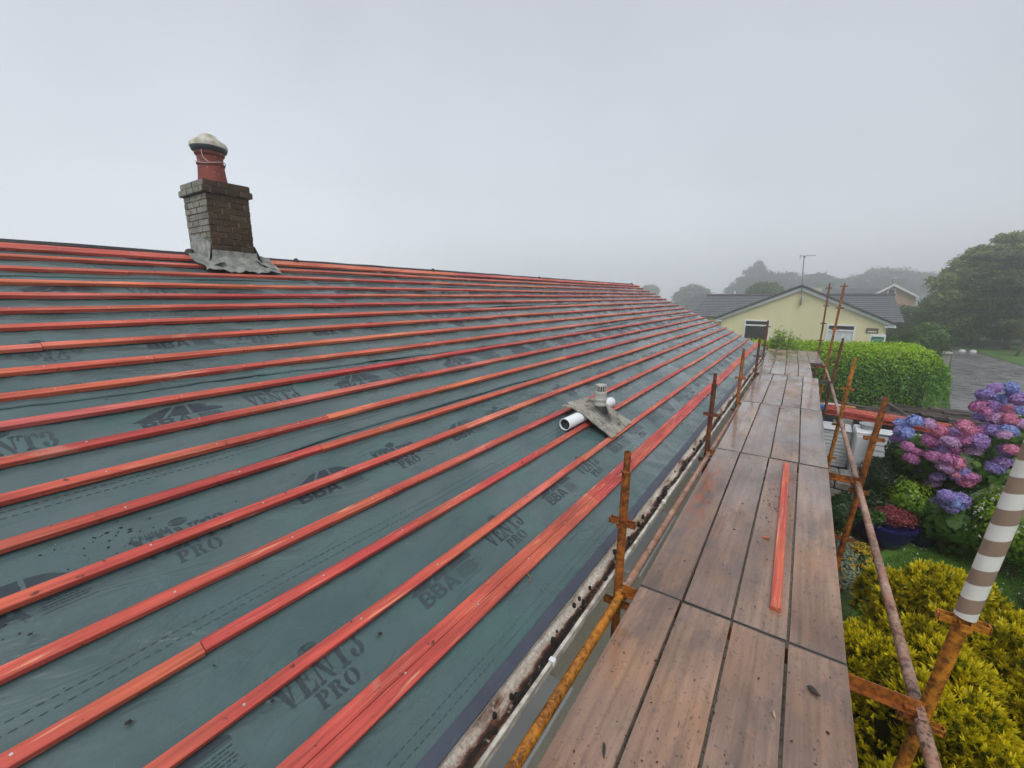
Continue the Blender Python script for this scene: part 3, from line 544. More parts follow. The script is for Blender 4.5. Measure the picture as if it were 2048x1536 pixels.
for i in range(6):
    a_, b_ = ys[i], ys[i + 1]
    mb = MB(); mb.tube((-.676, a_ + .045, -1.692), (-.676 - (.03 if i == 5 else 0), b_ - .045, -1.692), .0242, 18); mb.box((-.685, a_ + .035, -1.70), (.03, .05, .075)); mb.box((-.685, b_ - .035, -1.70), (.03, .05, .075))
    smooth_by(obj('ledger', mb, RUSTO if i == 0 else RUSTP, scaf), 45)
    mb = MB(); xa = .60 if i < 5 else .575; xb_ = .60 if i < 4 else .575 if i == 4 else .45; za = -1.700
    mb.tube((xa, a_ + .04, za), (xb_, b_ - .04, za), .0242, 18); mb.box((xa, a_ + .03, za - .01), (.03, .05, .075)); mb.box((xb_, b_ - .03, za - .01), (.03, .05, .075))
    smooth_by(obj('ledger', mb, RUSTP, scaf), 45)
# striped foam sleeve on the nearest right-hand standard
m = M('striped_foam_sleeve', .7, .3); ps = m.n('ShaderNodeSeparateXYZ', {'Vector': m.n('ShaderNodeNewGeometry').outputs['Position']})
ph = m.math('ADD', m.math('MULTIPLY', ps.outputs['Z'], 1 / .125), m.math('MULTIPLY', ps.outputs['X'], -2.6)); fr = m.math('FRACT', ph)
c = m.mix(m.math('GREATER_THAN', fr, .5), (.66, .66, .62, 1), (.27, .195, .145, 1)); c = m.hsv(c, m.rng(m.noise(12, 4), .3, .7, .9, 1.1))
mb = MB(); lo = Vector((rx(-1.225, .62, .085), 2.2, -1.225)); hi = Vector((rx(.88, .62, .085), 2.2, .88)); mb.tube(lo, hi, .033, 28, hollow=.006)
slv = smooth_by(obj('foam_sleeve', mb, m.done(c), scaf), 45); slv['label'] = 'white and brown striped foam sleeve on the nearest upright'
# boards ------------------------------------------------------------------------
rows_ = [((-1.0, 2.149), [(-.572, -.582), (-.334, -.356), (-.096, -.112), (.124, .122), (.356, .354)]),
         ((2.161, 4.809), [(-.584, -.610), (-.352, -.380), (-.115, -.120), (.125, .127), (.353, .371)]),
         ((4.820, 7.330), [(-.606, -.640), (-.376, -.388), (-.112, -.136), (.133, .118), (.371, .376)]),
         ((7.342, 10.330), [(-.634, -.644), (-.377, -.388), (-.122, -.134), (.120, .130), (.364, .384)]),
         ((10.343, 12.685), [(-.71, -.727), (-.456, -.494), (-.194, -.230), (.049, .010), (.294, .264)]),
         ((12.70, 15.42), [(-.742, -.820), (-.492, -.585), (-.248, -.318), (.0, -.062), (.238, .192), (.482, .472)])]
WHO = ['nearest', 'second', 'third', 'fourth', 'fifth', 'farthest']; COLN = [['leftmost, roof-side', 'second from roof', 'third from roof', 'garden-side'], ['leftmost, roof-side', 'second from roof', 'middle', 'fourth from roof', 'garden-side']]
NOTE = {(0, 0): ', with a dark stick', (0, 3): ', with dark bark piece', (1, 0): ', rust stained', (1, 2): ', under the red batten', (1, 3): ', pale scratched'}
for ri, ((ya, yb), xs) in enumerate(rows_):
    n = len(xs) - 1
    for j in range(n):
        xa, xb = xs[j], xs[j + 1]; g = .0055; dz = random.uniform(-.003, .003); tilt = random.uniform(-.002, .002); mb = MB()
        q0 = [Vector((xa[0] + g, ya, 0)), Vector((xb[0] - g, ya + random.uniform(-.005, .003), 0)), Vector((xb[1] - g, yb + random.uniform(-.004, .004), 0)), Vector((xa[1] + g, yb + random.uniform(-.004, .004), 0))]
        c = sum(q0, Vector()) / 4; ins = lambda p, t: p + (Vector((c.x, p.y, 0)) - p).normalized() * t
        lev = [(-.040, .003), (-.037, 0), (-.004, 0), (-.001, .0015), (0, .004)]
        vs = [Vector((ins(p, t).x, p.y + (t if k_ < 2 else -t), -1.6 + z + dz + (tilt if k_ in (1, 2) else -tilt))) for z, t in lev for k_, p in enumerate(q0)]
        fs = [(3, 2, 1, 0), (16, 17, 18, 19)] + [(l * 4 + i, l * 4 + (i + 1) % 4, l * 4 + 4 + (i + 1) % 4, l * 4 + 4 + i) for l in range(4) for i in range(4)]
        mb.add(vs, fs)
        nm = COLN[1 if n == 5 else 0][j]
        t = thing('scaffold_board', f'scaffold board, {nm} in the {WHO[ri]} row of the deck' + NOTE.get((ri, j), ''), 'scaffold board', (c.x, c.y, -1.64), 'scaffold boards making the deck')
        obj('plank', mb, BOARD, t)
        for yy_, k1, k2 in ((ya, 0, 1), (yb, 3, 2)):      # galvanised band nailed round each end
            if ri == 5 and yy_ == yb: pass
            mb = MB(); sg = 1 if yy_ == ya else -1; x0_, x1_ = q0[k1].x + .002, q0[k2].x - .002; yv = (q0[k1].y + q0[k2].y) / 2
            mb.box(((x0_ + x1_) / 2, yv - sg * .0022, -1.6 + dz - .020), (x1_ - x0_, .003, .040)); mb.box(((x0_ + x1_) / 2, yv + sg * .001, -1.6 + dz + .0004), (x1_ - x0_, .006, .0014)); obj('end_band', mb, HOOP, t)
# loose bits on the deck ---------------------------------------------------------
mb = MB(); a_ = Vector((.063, 2.355, -1.587)); b_ = Vector((.031, 4.69, -1.587)); d = (b_ - a_); q = d.to_track_quat('Y', 'Z').to_matrix(); mb.box((a_ + b_) / 2, (.050, d.length, .025), q, bev=.002)
lb = obj('loose_batten', mb, BAT); tag(lb, 'short loose red timber batten lying along the scaffold boards', 'batten')
def chip(name, px, py, L, W_, rot, mat, label, cat, z=-1.594, shape=0, T=.005):
    c = at(px, py, z=z); mb = MB(); q = Matrix.Rotation(rot, 3, 'Z'); n = 10
    out = [Vector((math.cos(t) * L / 2 * (1 + .2 * math.sin(3 * t + L * 99)), math.sin(t) * W_ / 2 * (1 + .35 * math.sin(2 * t + 1 + L * 50)), 0)) for t in [2 * math.pi * i / n for i in range(n)]]
    mb.prism([c + q @ p for p in out], (0, 0, T)); o = obj(name, mb, mat); tag(o, label, cat); return o
ORW = plain('fresh_orange_wood', (.45, .14, .05, 1), .6); DKW = plain('wet_dark_bark', (.035, .026, .022, 1), .6)
chip('wood_chip', 1533, 1075, .045, .022, .6, ORW, 'small orange wood chip on the boards left of the loose red batten', 'wood chip')
chip('wood_chip', 1562, 816, .075, .018, .2, ORW, 'thin orange wood splinter far along the deck, before the third row of boards ends', 'wood chip')
chip('wood_chip', 1548, 1430, .03, .008, 1.9, plain('pale_splinter', (.55, .33, .18, 1), .6), 'pale tiny splinter on the nearest row of boards', 'wood chip')
chip('bark_strip', 1208, 1500, .055, .010, 2.0, DKW, 'thin dark bark stick at the bottom of the nearest roof-side board', 'bark')
chip('bark_strip', 1626, 1381, .05, .022, 2.55, DKW, 'dark knobbly bark piece on the nearest garden-side board', 'bark')
chip('bark_strip', 1312, 1322, .016, .010, .5, DKW, 'small dark crumb between the two nearest roof-side boards', 'bark')

# ------------------------------------------------------------------ loose debris
def crumbs(name, pts, mat, seed=1):
    vs = []; fs = []; rr = np.random.default_rng(seed); ico = [(0, 0, 1), (.9, 0, .1), (.28, .85, .1), (-.73, .53, 0), (-.73, -.53, .1), (.28, -.85, 0), (0, 0, -.5)]
    tri = [(0, 1, 2), (0, 2, 3), (0, 3, 4), (0, 4, 5), (0, 5, 1), (6, 2, 1), (6, 3, 2), (6, 4, 3), (6, 5, 4), (6, 1, 5)]
    for p, r_ in pts:
        o = len(vs); sc = rr.uniform(.5, 1.5, 3) * r_; an = rr.uniform(0, 6.3); ca, sa = math.cos(an), math.sin(an)
        for v in ico: x, y, z = v[0] * sc[0], v[1] * sc[1], v[2] * min(sc[2], r_) * .6; vs.append((p[0] + x * ca - y * sa, p[1] + x * sa + y * ca, p[2] + z))
        fs += [tuple(i + o for i in t) for t in tri]
    return link(name, vs, fs, mat)
MOSS = plain('dark_moss_crumbs', (.020, .016, .013, 1), .85, .4, 80); pts = []
def roofpt(s_, y_): h = float(sag(np.array([s_]), np.array([y_]))[0]); return R(s_, y_, h - .0275)
for cs, cyy, ns, ny, n, rm in ((1.48, .34, .04, .07, 40, .007), (1.35, .30, .04, .10, 40, .005), (1.3, .08, .05, .06, 40, .006), (.38, 6.2, .10, 1.1, 70, .010), (.42, 9.5, .12, 2., 80, .012), (.45, 4.4, .2, .6, 25, .008), (1.7, 1., .5, .8, 40, .004), (.7, .8, .4, .5, 26, .0045), (.15, 2.5, .1, 1.2, 22, .005), (2.6, 3, 1., 2., 60, .005), (1.0, 3.0, .5, 1.2, 50, .005), (.2, 5.6, .12, 1, 30, .008), (3.5, 8, .8, 4, 60, .010), (1.5, 8, .8, 3, 80, .009)):
    for _ in range(n):
        s_ = cs + random.gauss(0, ns); y_ = cyy + random.gauss(0, ny)
        if .02 < s_ < 4.5 and YN < y_ < YF - .1 and not any(b_ - (.115 if q == 0 else .052) < s_ < b_ + .004 for q, b_ in enumerate(BS)): pts.append((roofpt(s_, y_), random.uniform(.35, 1.) ** 2 * rm))
for px, py, r_ in ((257, 1446, .012), (428, 1332, .006), (545, 1403, .008), (760, 1268, .008), (128, 1378, .004), (60, 1270, .008), (588, 950, .006)):
    d = at(px, py, z=-1); t_ = (Vector((-.86, 0, -1.575)).dot(Vector((SA, 0, CA)))) / d.dot(Vector((SA, 0, CA))); p = d * t_; pts.append((p + Vector((0, 0, .002)), r_))
for _ in range(60):                          # crumbs caught on the battens' upper side
    i = random.randrange(0, 18); y_ = random.uniform(0, 12); pts.append((R(BS[i] + .008, y_, -.020), random.uniform(.003, .008)))
cb = crumbs('moss_debris', pts, MOSS); cb['kind'] = 'stuff'; tag(cb, 'dark moss crumbs scattered over the green roof membrane', 'moss debris')
pts = []
for _ in range(420):
    if random.random() < .3: x_, y_ = .0 + random.gauss(0, .05), 3.72 + random.gauss(0, .16)
    else: x_, y_ = random.uniform(-.55, .35), random.uniform(1., 1.2 + 9 * random.random())
    pts.append(((x_, y_, -1.5975), random.uniform(.3, 1) ** 2 * .007))
cb = crumbs('deck_debris', pts, MOSS, 3); cb['kind'] = 'stuff'; tag(cb, 'dark grit and moss crumbs strewn on the scaffold boards', 'debris')
pts = []
for _ in range(70): s_, y_ = random.uniform(.03, 3), random.uniform(0, 4); pts.append((roofpt(s_, y_), random.uniform(.0012, .0022)))
cb = crumbs('white_grit', pts, plain('white_grit', (.7, .7, .68, 1), .6), 5); cb['kind'] = 'stuff'; tag(cb, 'tiny white specks of grit on the membrane', 'grit')
sg = R(-.0, 0); 
c = R(.225, 1.79, -.02); mb = MB(); 
for i in range(5): mb.tube(R(.175 + .018 * i, 1.70 + .016 * i + .012 * math.sin(i * 2), -.018), R(.175 + .018 * (i + 1), 1.70 + .016 * (i + 1) + .012 * math.sin((i + 1) * 2), -.018), .005 - abs(i - 2) * .0015, 6)
tag(obj('dry_leaf', mb, plain('dry_leaf_brown', (.20, .13, .06, 1), .7)), 'curled brown dead leaf on the membrane near the eaves', 'leaf')

# ------------------------------------------------------------------ roof vent slate and white pipe
vt = thing('vent_slate', 'old mossy slate with a grey plastic ventilator cap, lying loose across the battens', 'roof vent', R(.82, 3.87, .02))
m = M('mossy_old_slate', .85, .3); n1 = m.noise(7, 6, rough=.7); n2 = m.noise(45, 5, rough=.75); ps = m.n('ShaderNodeSeparateXYZ', {'Vector': m.tc.outputs['Object']})
c = m.ramp(m.rng(n1, .3, .7), [(0, (.17, .155, .125, 1)), (.5, (.36, .345, .295, 1)), (1, (.46, .44, .38, 1))])
dst = m.n('ShaderNodeVectorMath', {0: m.tc.outputs['Object'], 1: (.02, .03, 0)}, operation='DISTANCE').outputs['Value']
c = m.mix(m.math('MULTIPLY', m.rng(m.math('ADD', dst, m.math('MULTIPLY', n1, .16)), .17, .26, 1, 0), .9), c, (.05, .05, .055, 1))
c = m.mix(m.rng(n2, .54, .62, 0, .8), c, (.06, .05, .04, 1)); c = m.mix(m.rng(m.noise(13, 6, off=(3, 1, 0), rough=.7), .56, .62, 0, .8), c, (.04, .036, .032, 1)); m.bump(n2, .9, .01)
mb = MB(); rows = []
cor = [(1.078, 3.53), (1.06, 4.01), (.565, 4.266), (.543, 3.661)]
top = []; bot = []
for i in range(13):
    rt, rb = [], []
    for j in range(13):
        u, v = i / 12, j / 12; s_ = (cor[0][0] * (1 - u) + cor[3][0] * u) * (1 - v) + (cor[1][0] * (1 - u) + cor[2][0] * u) * v; y_ = (cor[0][1] * (1 - u) + cor[3][1] * u) * (1 - v) + (cor[1][1] * (1 - u) + cor[2][1] * u) * v
        eg = (i in (0, 12) or j in (0, 12)); s_ += random.uniform(-.008, .008) * eg; y_ += random.uniform(-.008, .008) * eg
        h = float(np.interp(u, [0, .12, .33, .5, .75, 1], [.060, .082, .090, .074, .036, .004])) + .010 * math.sin(math.pi * v) * (1 - u) - .006 * (v - .5) + .004 * math.sin(u * 9 + v * 5)
        rt.append(R(s_, y_, h + .010)); rb.append(R(s_, y_, h))
    top.append(rt); bot.append(rb)
mb.grid(top); mb.grid([r_[::-1] for r_ in bot])
ring = lambda Q: [Q[0][j] for j in range(13)] + [Q[i][12] for i in range(1, 13)] + [Q[12][j] for j in range(11, -1, -1)] + [Q[i][0] for i in range(11, -1, -1)]
mb.grid([ring(top), ring(bot)]); smooth_by(obj('slate', mb, m.done(c), vt), 40)
vb = R(.84, 3.93, .075); gm = plain('grey_vent_plastic', (.42, .43, .39, 1), .5, .15, 30); blackm = plain('black_rubber', (.015, .015, .016, 1), .6)
mb = MB(); mb.lathe(vb, [(.085, -.02), (.075, .01), (.066, .03), (.060, .045)], 24); obj('collar', mb, blackm, vt, smooth=True)
mb = MB(); mb.lathe(vb, [(.058, .03), (.060, .05), (.064, .055), (.064, .068), (.060, .072), (.061, .10), (.066, .105), (.066, .118), (.061, .122), (.059, .16), (.062, .163), (.062, .190), (.055, .195)], 28); term = smooth_by(obj('ventilator', mb, gm, vt), 35)
mb = MB(); mb.lathe(vb, [(.040, .18), (.040, .25)], 18); obj('vent_core', mb, blackm, term)
mb = MB()
for i in range(14):
    a_ = 2 * math.pi * i / 14; p0 = vb + Vector((math.cos(a_) * .055, math.sin(a_) * .055, .19)); p1 = vb + Vector((math.cos(a_) * .048, math.sin(a_) * .048, .255)); mb.box((p0 + p1) / 2, (.007, .009, .075), Matrix.Rotation(a_, 3, 'Z'))
mb.lathe(vb, [(.054, .246), (.053, .254), (.046, .262), (.02, .266), (.001, .267)], 24); obj('vent_cap', mb, gm, term)
PIPE = plain('white_plastic_pipe', (.80, .83, .85, 1), .3, .04, 6)
mb = MB(); pa, pb = R(.905, 3.31, .030), R(.885, 4.38, .030); ax = (pb - pa).normalized(); L = (pb - pa).length
mb.lathe(pa, [(.050, .0), (.054, .0), (.055, .002), (.055, L - .12), (.055, L), (.050, L), (.050, L - .01), (.050, .0)], 32, axis=ax); mb.lathe(pa + ax * .045, [(.0495, 0), (.001, .01)], 32, axis=ax, mi=1); mb.lathe(pa, [(.0505, .004), (.0495, .046)], 32, axis=ax, mi=1); pp = smooth_by(obj('plastic_pipe', mb, [PIPE, plain('pipe_inside_shade', (.02, .035, .035, 1), .5)]), 40); tag(pp, 'white plastic pipe lying along the battens under the vent slate', 'pipe')  # dark disc and lining added: shade inside the pipe put into their colour

# ------------------------------------------------------------------ foliage tools
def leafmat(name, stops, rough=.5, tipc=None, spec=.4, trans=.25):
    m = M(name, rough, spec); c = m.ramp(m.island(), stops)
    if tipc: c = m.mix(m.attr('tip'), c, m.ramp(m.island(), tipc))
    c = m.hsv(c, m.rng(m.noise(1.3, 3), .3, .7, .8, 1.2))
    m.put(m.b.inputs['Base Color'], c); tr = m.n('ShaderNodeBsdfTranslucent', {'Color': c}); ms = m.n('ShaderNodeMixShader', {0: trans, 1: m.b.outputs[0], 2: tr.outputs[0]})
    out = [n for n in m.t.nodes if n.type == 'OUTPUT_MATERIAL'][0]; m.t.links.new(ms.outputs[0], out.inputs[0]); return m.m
def leaves(P, N, L, W_, up=.35, seed=0, tip=None, fold=.25, droop=0, jitter=.8):
    """one folded leaf (2 quads) at each point, lying roughly across N"""
    r_ = np.random.default_rng(seed); n = len(P); N = N + r_.normal(0, jitter * .5, (n, 3)); N /= np.linalg.norm(N, axis=1, keepdims=True) + 1e-9
    D = r_.normal(0, 1, (n, 3)) + np.array([0, 0, up]); D -= (D * N).sum(1, keepdims=True) * N; D /= np.linalg.norm(D, axis=1, keepdims=True) + 1e-9
    if droop: D[:, 2] -= droop; D /= np.linalg.norm(D, axis=1, keepdims=True)
    T = np.cross(D, N); L = L * r_.uniform(.6, 1.3, (n, 1)); W_ = W_ * r_.uniform(.7, 1.2, (n, 1))
    a = P; b = P + D * L * .5 + T * W_ * .5 - N * W_ * fold; c = P + D * L; d = P + D * L * .5 - T * W_ * .5 - N * W_ * fold; e_ = P + D * L * .5
    V_ = np.stack([a, b, c, d], 1).reshape(-1, 3); i = np.arange(n)[:, None] * 4; F = np.concatenate([i, i + 1, i + 2, i + 3], 1)
    t = np.repeat(tip if tip is not None else np.zeros(n), 4); return V_, F, t
def ell(n, seed, lump=6, r=(1, 1, 1), c=(0, 0, 0), shell=.72, flat=-.6, amp=.25):
    """points through the outer shell of a lumpy ellipsoid, with outward normals and depth 0..1"""
    g = np.random.default_rng(seed); d = g.normal(0, 1, (n, 3)); d /= np.linalg.norm(d, axis=1, keepdims=True); d[:, 2] = np.where(d[:, 2] < flat, -d[:, 2], d[:, 2])
    ls = g.normal(0, 1, (lump * 6, 3)); ls /= np.linalg.norm(ls, axis=1, keepdims=True); dots = d @ ls.T; k = np.exp((dots.max(1) - 1) * 14)
    rad = 1 - amp + amp * k; dep = shell + (1 - shell) * g.random(n) ** .6; P = d * (rad * dep)[:, None] * np.array(r) + np.array(c); return P, d / np.array(r) * min(r), dep, k
def merge(parts):
    V_, F, T, o = [], [], [], 0
    for v, f, t in parts: V_.append(v); F.append(f + o); T.append(t); o += len(v)
    return np.concatenate(V_), np.concatenate(F), np.concatenate(T)
BARK = plain('brown_bark', (.10, .075, .055, 1), .9, .3, 14)
def trunk(mb, base, top, r0, limbs, seed):
    g = random.Random(seed); base, top = Vector(base), Vector(top); mid = (base + top) / 2 + Vector((g.uniform(-.1, .1), g.uniform(-.1, .1), 0)) * (top - base).length * .3
    mb.tube(base, mid, r0, 9, r0 * .75); mb.tube(mid, top, r0 * .75, 9, r0 * .4)
    for l in limbs:
        f = g.uniform(.35, .95); p = base.lerp(mid, f * 2) if f < .5 else mid.lerp(top, f * 2 - 1); l = Vector(l); k = p.lerp(l, .55) + Vector((0, 0, .12 * (l - p).length)); mb.tube(p, k, r0 * .4, 7, r0 * .24); mb.tube(k, l, r0 * .24, 7, r0 * .08)
def tree(name, label, cat, base, blobs, mat, L, W_, n, seed, r0=.15, group=None, shell=.6, flat=-.7, amp=.3, up=.3, jitter=.9, cname='crown', hastrunk=True, droop=0):
    t = thing(name, label, cat, base, group); parts = []; tot = sum(b[3] * b[4] + b[4] * b[5] + b[3] * b[5] for b in blobs)
    for i, (x, y, z, rx_, ry_, rz_) in enumerate(blobs):
        k = int(n * (rx_ * ry_ + ry_ * rz_ + rx_ * rz_) / tot); P_, N_, dep, kk = ell(k, seed * 31 + i, 5, (rx_, ry_, rz_), (x, y, z), shell, flat, amp)
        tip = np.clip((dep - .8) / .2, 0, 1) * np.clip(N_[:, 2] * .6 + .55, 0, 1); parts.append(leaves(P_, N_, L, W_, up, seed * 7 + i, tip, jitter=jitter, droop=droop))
    V_, F, T = merge(parts); link(cname, V_, F, mat, t, attrs={'tip': T})
    if hastrunk:
        mb = MB(); top = Vector(blobs[0][:3]); trunk(mb, base, top, r0, [Vector(b[:3]) for b in blobs[1:7]], seed); obj('trunk', mb, BARK, t, smooth=True)
    return t
# ------------------------------------------------------------------ hedge
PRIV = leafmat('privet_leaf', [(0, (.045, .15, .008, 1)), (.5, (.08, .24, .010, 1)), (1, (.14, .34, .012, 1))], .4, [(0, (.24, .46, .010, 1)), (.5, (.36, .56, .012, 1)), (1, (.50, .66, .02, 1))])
def hedge():
    t = thing('hedge', 'large rounded bright green privet hedge in front of the cream bungalow', 'hedge', (1.2, 17.6, -3.6)); g = np.random.default_rng(5)
    n = 66000; P_ = []; N_ = []
    # a swept body from (-4,16.6) to (3.6,18.4), blunt rounded right end
    u = g.random(n); a = g.uniform(-.25, math.pi + .25, n); x0, y0, x1, y1 = -4.5, 16.9, 2.80, 18.3; ax = np.array([x1 - x0, y1 - y0]); Ln = np.linalg.norm(ax); ax = ax / Ln; nx = np.array([ax[1], -ax[0]])
    s_ = u * (Ln + 1.15); over = np.clip(s_ - Ln, 0, 1.15); shr = np.sqrt(np.clip(1 - (over / 1.15) ** 2.1, 0, 1)); topz = -1.50 - .10 * np.clip(1 - s_ / Ln, 0, 1) * 1.5; hz = (topz + 3.6)
    cs, sn = np.cos(a), np.sin(a); hw = .95; px_ = np.sign(cs) * np.abs(cs) ** .55 * hw * (.3 + .7 * shr); pz = np.clip(np.sign(sn) * np.abs(sn) ** .5, -.2, 1) * hz * (.34 + .66 * shr)
    lump = 1 + .05 * vnoise(s_ * 1.7, a * 2.4, 31) + .06 * vnoise(s_ * 5, a * 6, 32); dep = .80 + .20 * g.random(n) ** .5; f = lump * dep
    X = x0 + ax[0] * s_ + nx[0] * px_ * f; Y = y0 + ax[1] * s_ + nx[1] * px_ * f; Z = -3.6 + pz * lump * (.93 + .07 * (dep - .8) / .2)
    P1 = np.stack([X, Y, Z], 1); N1 = np.stack([nx[0] * cs + ax[0] * over, nx[1] * cs + ax[1] * over, np.maximum(sn, 0) * 1.1 + .1], 1); N1 /= np.linalg.norm(N1, axis=1, keepdims=True)
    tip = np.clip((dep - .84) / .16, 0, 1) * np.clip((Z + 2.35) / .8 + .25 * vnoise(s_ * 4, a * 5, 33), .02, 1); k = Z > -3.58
    V_, F, T = leaves(P1[k], N1[k], .078, .050, .5, 3, tip[k], jitter=1.1)
    # upright new shoots on top
    m_ = 1500; ss_ = g.random(m_) * (Ln + .7); ww = g.uniform(-.75, .75, m_); hh = g.uniform(.03, .17, m_); base = np.stack([x0 + ax[0] * ss_ + nx[0] * ww, y0 + ax[1] * ss_ + nx[1] * ww, -1.58 - .12 * np.abs(ww) - .15 * np.clip(1 - ss_ / Ln, 0, 1) - .9 * np.clip(ss_ - Ln, 0, 1) ** 2], 1)
    Q = np.repeat(base, 5, 0) + g.normal(0, .012, (m_ * 5, 3)); Q[:, 2] += np.repeat(hh, 5) * np.tile(np.linspace(.2, 1, 5), m_); NN = g.normal(0, 1, (m_ * 5, 3)); NN[:, 2] = np.abs(NN[:, 2]) * .3
    V2, F2, T2 = leaves(Q, NN, .065, .035, 1.5, 4, np.ones(m_ * 5)); V_, F, T = merge([(V_, F, T), (V2, F2, T2)])
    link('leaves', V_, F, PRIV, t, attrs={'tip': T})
    mb = MB()
    for i in range(26): q = i / 25 * Ln; p = Vector((x0 + ax[0] * q, y0 + ax[1] * q, -3.6)); mb.tube(p, p + Vector((random.uniform(-.2, .2), random.uniform(-.3, .3), 1.2)), .03, 6, .012)
    obj('stems', mb, BARK, t)
    mb = MB(); prof = [];                      # the dense twiggy inside of the hedge
    for i in range(13):
        q = i / 12 * (Ln + .55); k_ = 1 if q < Ln else .55; row = []
        for j in range(9): a_ = math.pi * j / 8; c_, s2 = math.cos(a_), math.sin(a_); row.append(Vector((x0 + ax[0] * q + nx[0] * math.copysign(abs(c_) ** .55, c_) * .68 * k_, y0 + ax[1] * q + nx[1] * math.copysign(abs(c_) ** .55, c_) * .68 * k_, -3.6 + 1.82 * (abs(s2) ** .5) * (1 if k_ == 1 else .8))))
        prof.append(row)
    mb.grid(prof); obj('inner_twigs', mb, plain('dark_green_twigs', (.025, .045, .012, 1), .9, .4, 9), t)
hedge()
SHR = leafmat('lime_shrub_leaf', [(0, (.05, .17, .015, 1)), (1, (.13, .30, .02, 1))], .45, [(0, (.22, .40, .03, 1)), (1, (.30, .46, .04, 1))])
sc = at(1566, 690, y=16.2); t = thing('leafy_shrub', 'light green upright leafy shrub behind the far end of the deck', 'shrub', (sc.x, 16.3, -3.6)); g = np.random.default_rng(8); Q = []; Tt = []
mb = MB()
for i in range(90):
    a_ = g.uniform(0, 6.28); rr_ = g.uniform(0, .75); tilt = rr_ * .45; h = 2.55 - .9 * rr_ + g.uniform(-.25, .12) + (.10 if i % 9 == 0 else 0); b0 = np.array([sc.x + math.cos(a_) * rr_ * .3, 16.3 + math.sin(a_) * rr_ * .3, -3.6]); e_ = b0 + np.array([math.cos(a_) * (rr_ * .9 + .03), math.sin(a_) * rr_ * .6, h]); mb.tube(b0, e_, .008, 4, .003)
    n = 60; f = g.uniform(.25, 1, n)[:, None]; Q.append(b0 + (e_ - b0) * f + g.normal(0, .045, (n, 3))); Tt.append(f[:, 0] ** 3)
Q = np.concatenate(Q); V_, F, T = leaves(Q, g.normal(0, 1, Q.shape), .085, .045, .9, 6, np.concatenate(Tt)); link('leaves', V_, F, SHR, t, attrs={'tip': T}); obj('stems', mb, BARK, t)

# ------------------------------------------------------------------ golden conifers in the foreground
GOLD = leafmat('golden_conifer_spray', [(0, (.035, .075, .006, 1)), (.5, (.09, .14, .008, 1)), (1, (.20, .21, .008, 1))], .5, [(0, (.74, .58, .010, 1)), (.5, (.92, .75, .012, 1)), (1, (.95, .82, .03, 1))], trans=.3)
def lumps(bs, g):
    o = []
    for (x, y, z, a, b, c) in bs:
        o.append((x, y, z, a * .86, b * .86, c * .86))
        for _ in range(30):
            d = g.normal(0, 1, 3); d /= np.linalg.norm(d); d[2] = abs(d[2]) if d[2] < -.3 else d[2]; r_ = g.uniform(.13, .24); o.append((x + d[0] * a * .84, y + d[1] * b * .84, z + d[2] * c * .84, r_, r_, r_ * 1.15))
    return o
def conifer(label, blobs, n, seed, group):
    base = (blobs[0][0], blobs[0][1], -3.6); t = thing('golden_conifer', label, 'conifer', base, group); parts = []; g = np.random.default_rng(seed); core_ = list(blobs); blobs = lumps(blobs, g); tot = sum(b[3] * b[5] for b in blobs)
    for i, (x, y, z, rx_, ry_, rz_) in enumerate(blobs):
        k = max(60, int(n * rx_ * rz_ / tot)); P_, N_, dep, kk = ell(k, seed + i, 14, (rx_, ry_, rz_), (x, y, z), .70, -.55, .22)
        fan = 9                               # each spray is a fan of slim scale-leaf shoots curving up and out
        out = N_ + np.array([0, 0, .75]); out /= np.linalg.norm(out, axis=1, keepdims=True); side = np.cross(out, g.normal(0, 1, out.shape)); side /= np.linalg.norm(side, axis=1, keepdims=True); nn = np.cross(out, side); Ls = .060 * g.uniform(.6, 1.35, k)
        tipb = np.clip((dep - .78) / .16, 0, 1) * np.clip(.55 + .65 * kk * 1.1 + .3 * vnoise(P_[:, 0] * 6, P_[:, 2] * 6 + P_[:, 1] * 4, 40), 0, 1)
        for q in range(fan):
            an = (q - (fan - 1) / 2) * .27 + g.normal(0, .10, k); st = P_ + out * (Ls * (.10 * (q % 3)))[:, None]; dr = out * np.cos(an)[:, None] + side * np.sin(an)[:, None] + nn * g.normal(0, .15, k)[:, None]; ln = (Ls * (1 - .45 * np.abs(q - 4) / 4))[:, None]; wv = nn * .0 + np.cross(dr, nn) * .0075
            wv2 = wv + nn * g.normal(0, .003, (k, 1)); a0 = st - wv2 * .5; b0 = st + dr * ln * .55 - wv2; c0 = st + dr * ln; d0 = st + dr * ln * .5 + wv2
            V_ = np.stack([a0, b0, c0, d0], 1).reshape(-1, 3); ii = np.arange(k)[:, None] * 4; parts.append((V_, np.concatenate([ii, ii + 1, ii + 2, ii + 3], 1), np.stack([tipb * .3, tipb * .8, tipb, tipb * .8], 1).ravel()))
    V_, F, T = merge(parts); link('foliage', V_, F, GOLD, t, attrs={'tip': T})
    mb = MB()
    for (x, y, z, rx_, ry_, rz_) in core_: mb.lathe((x, y, z - rz_ * .1), [(.001, rz_ * .70), (rx_ * .38, rz_ * .58), (rx_ * .58, rz_ * .3), (rx_ * .62, 0), (rx_ * .5, -rz_ * .6)], 14, wob=.08)
    obj('inner_branches', mb, plain('dark_inner_twigs', (.018, .026, .006, 1), .9, .4, 20), t)
    return t
GRP = 'golden conifers below the scaffold'
conifer('golden yellow conifer mound beside the deck, left of the striped post', [(1.28, 4.55, -3.05, .62, .75, .72), (1.00, 3.7, -3.1, .50, .7, .62), (1.25, 2.9, -3.2, .55, .7, .55)], 17000, 50, GRP)
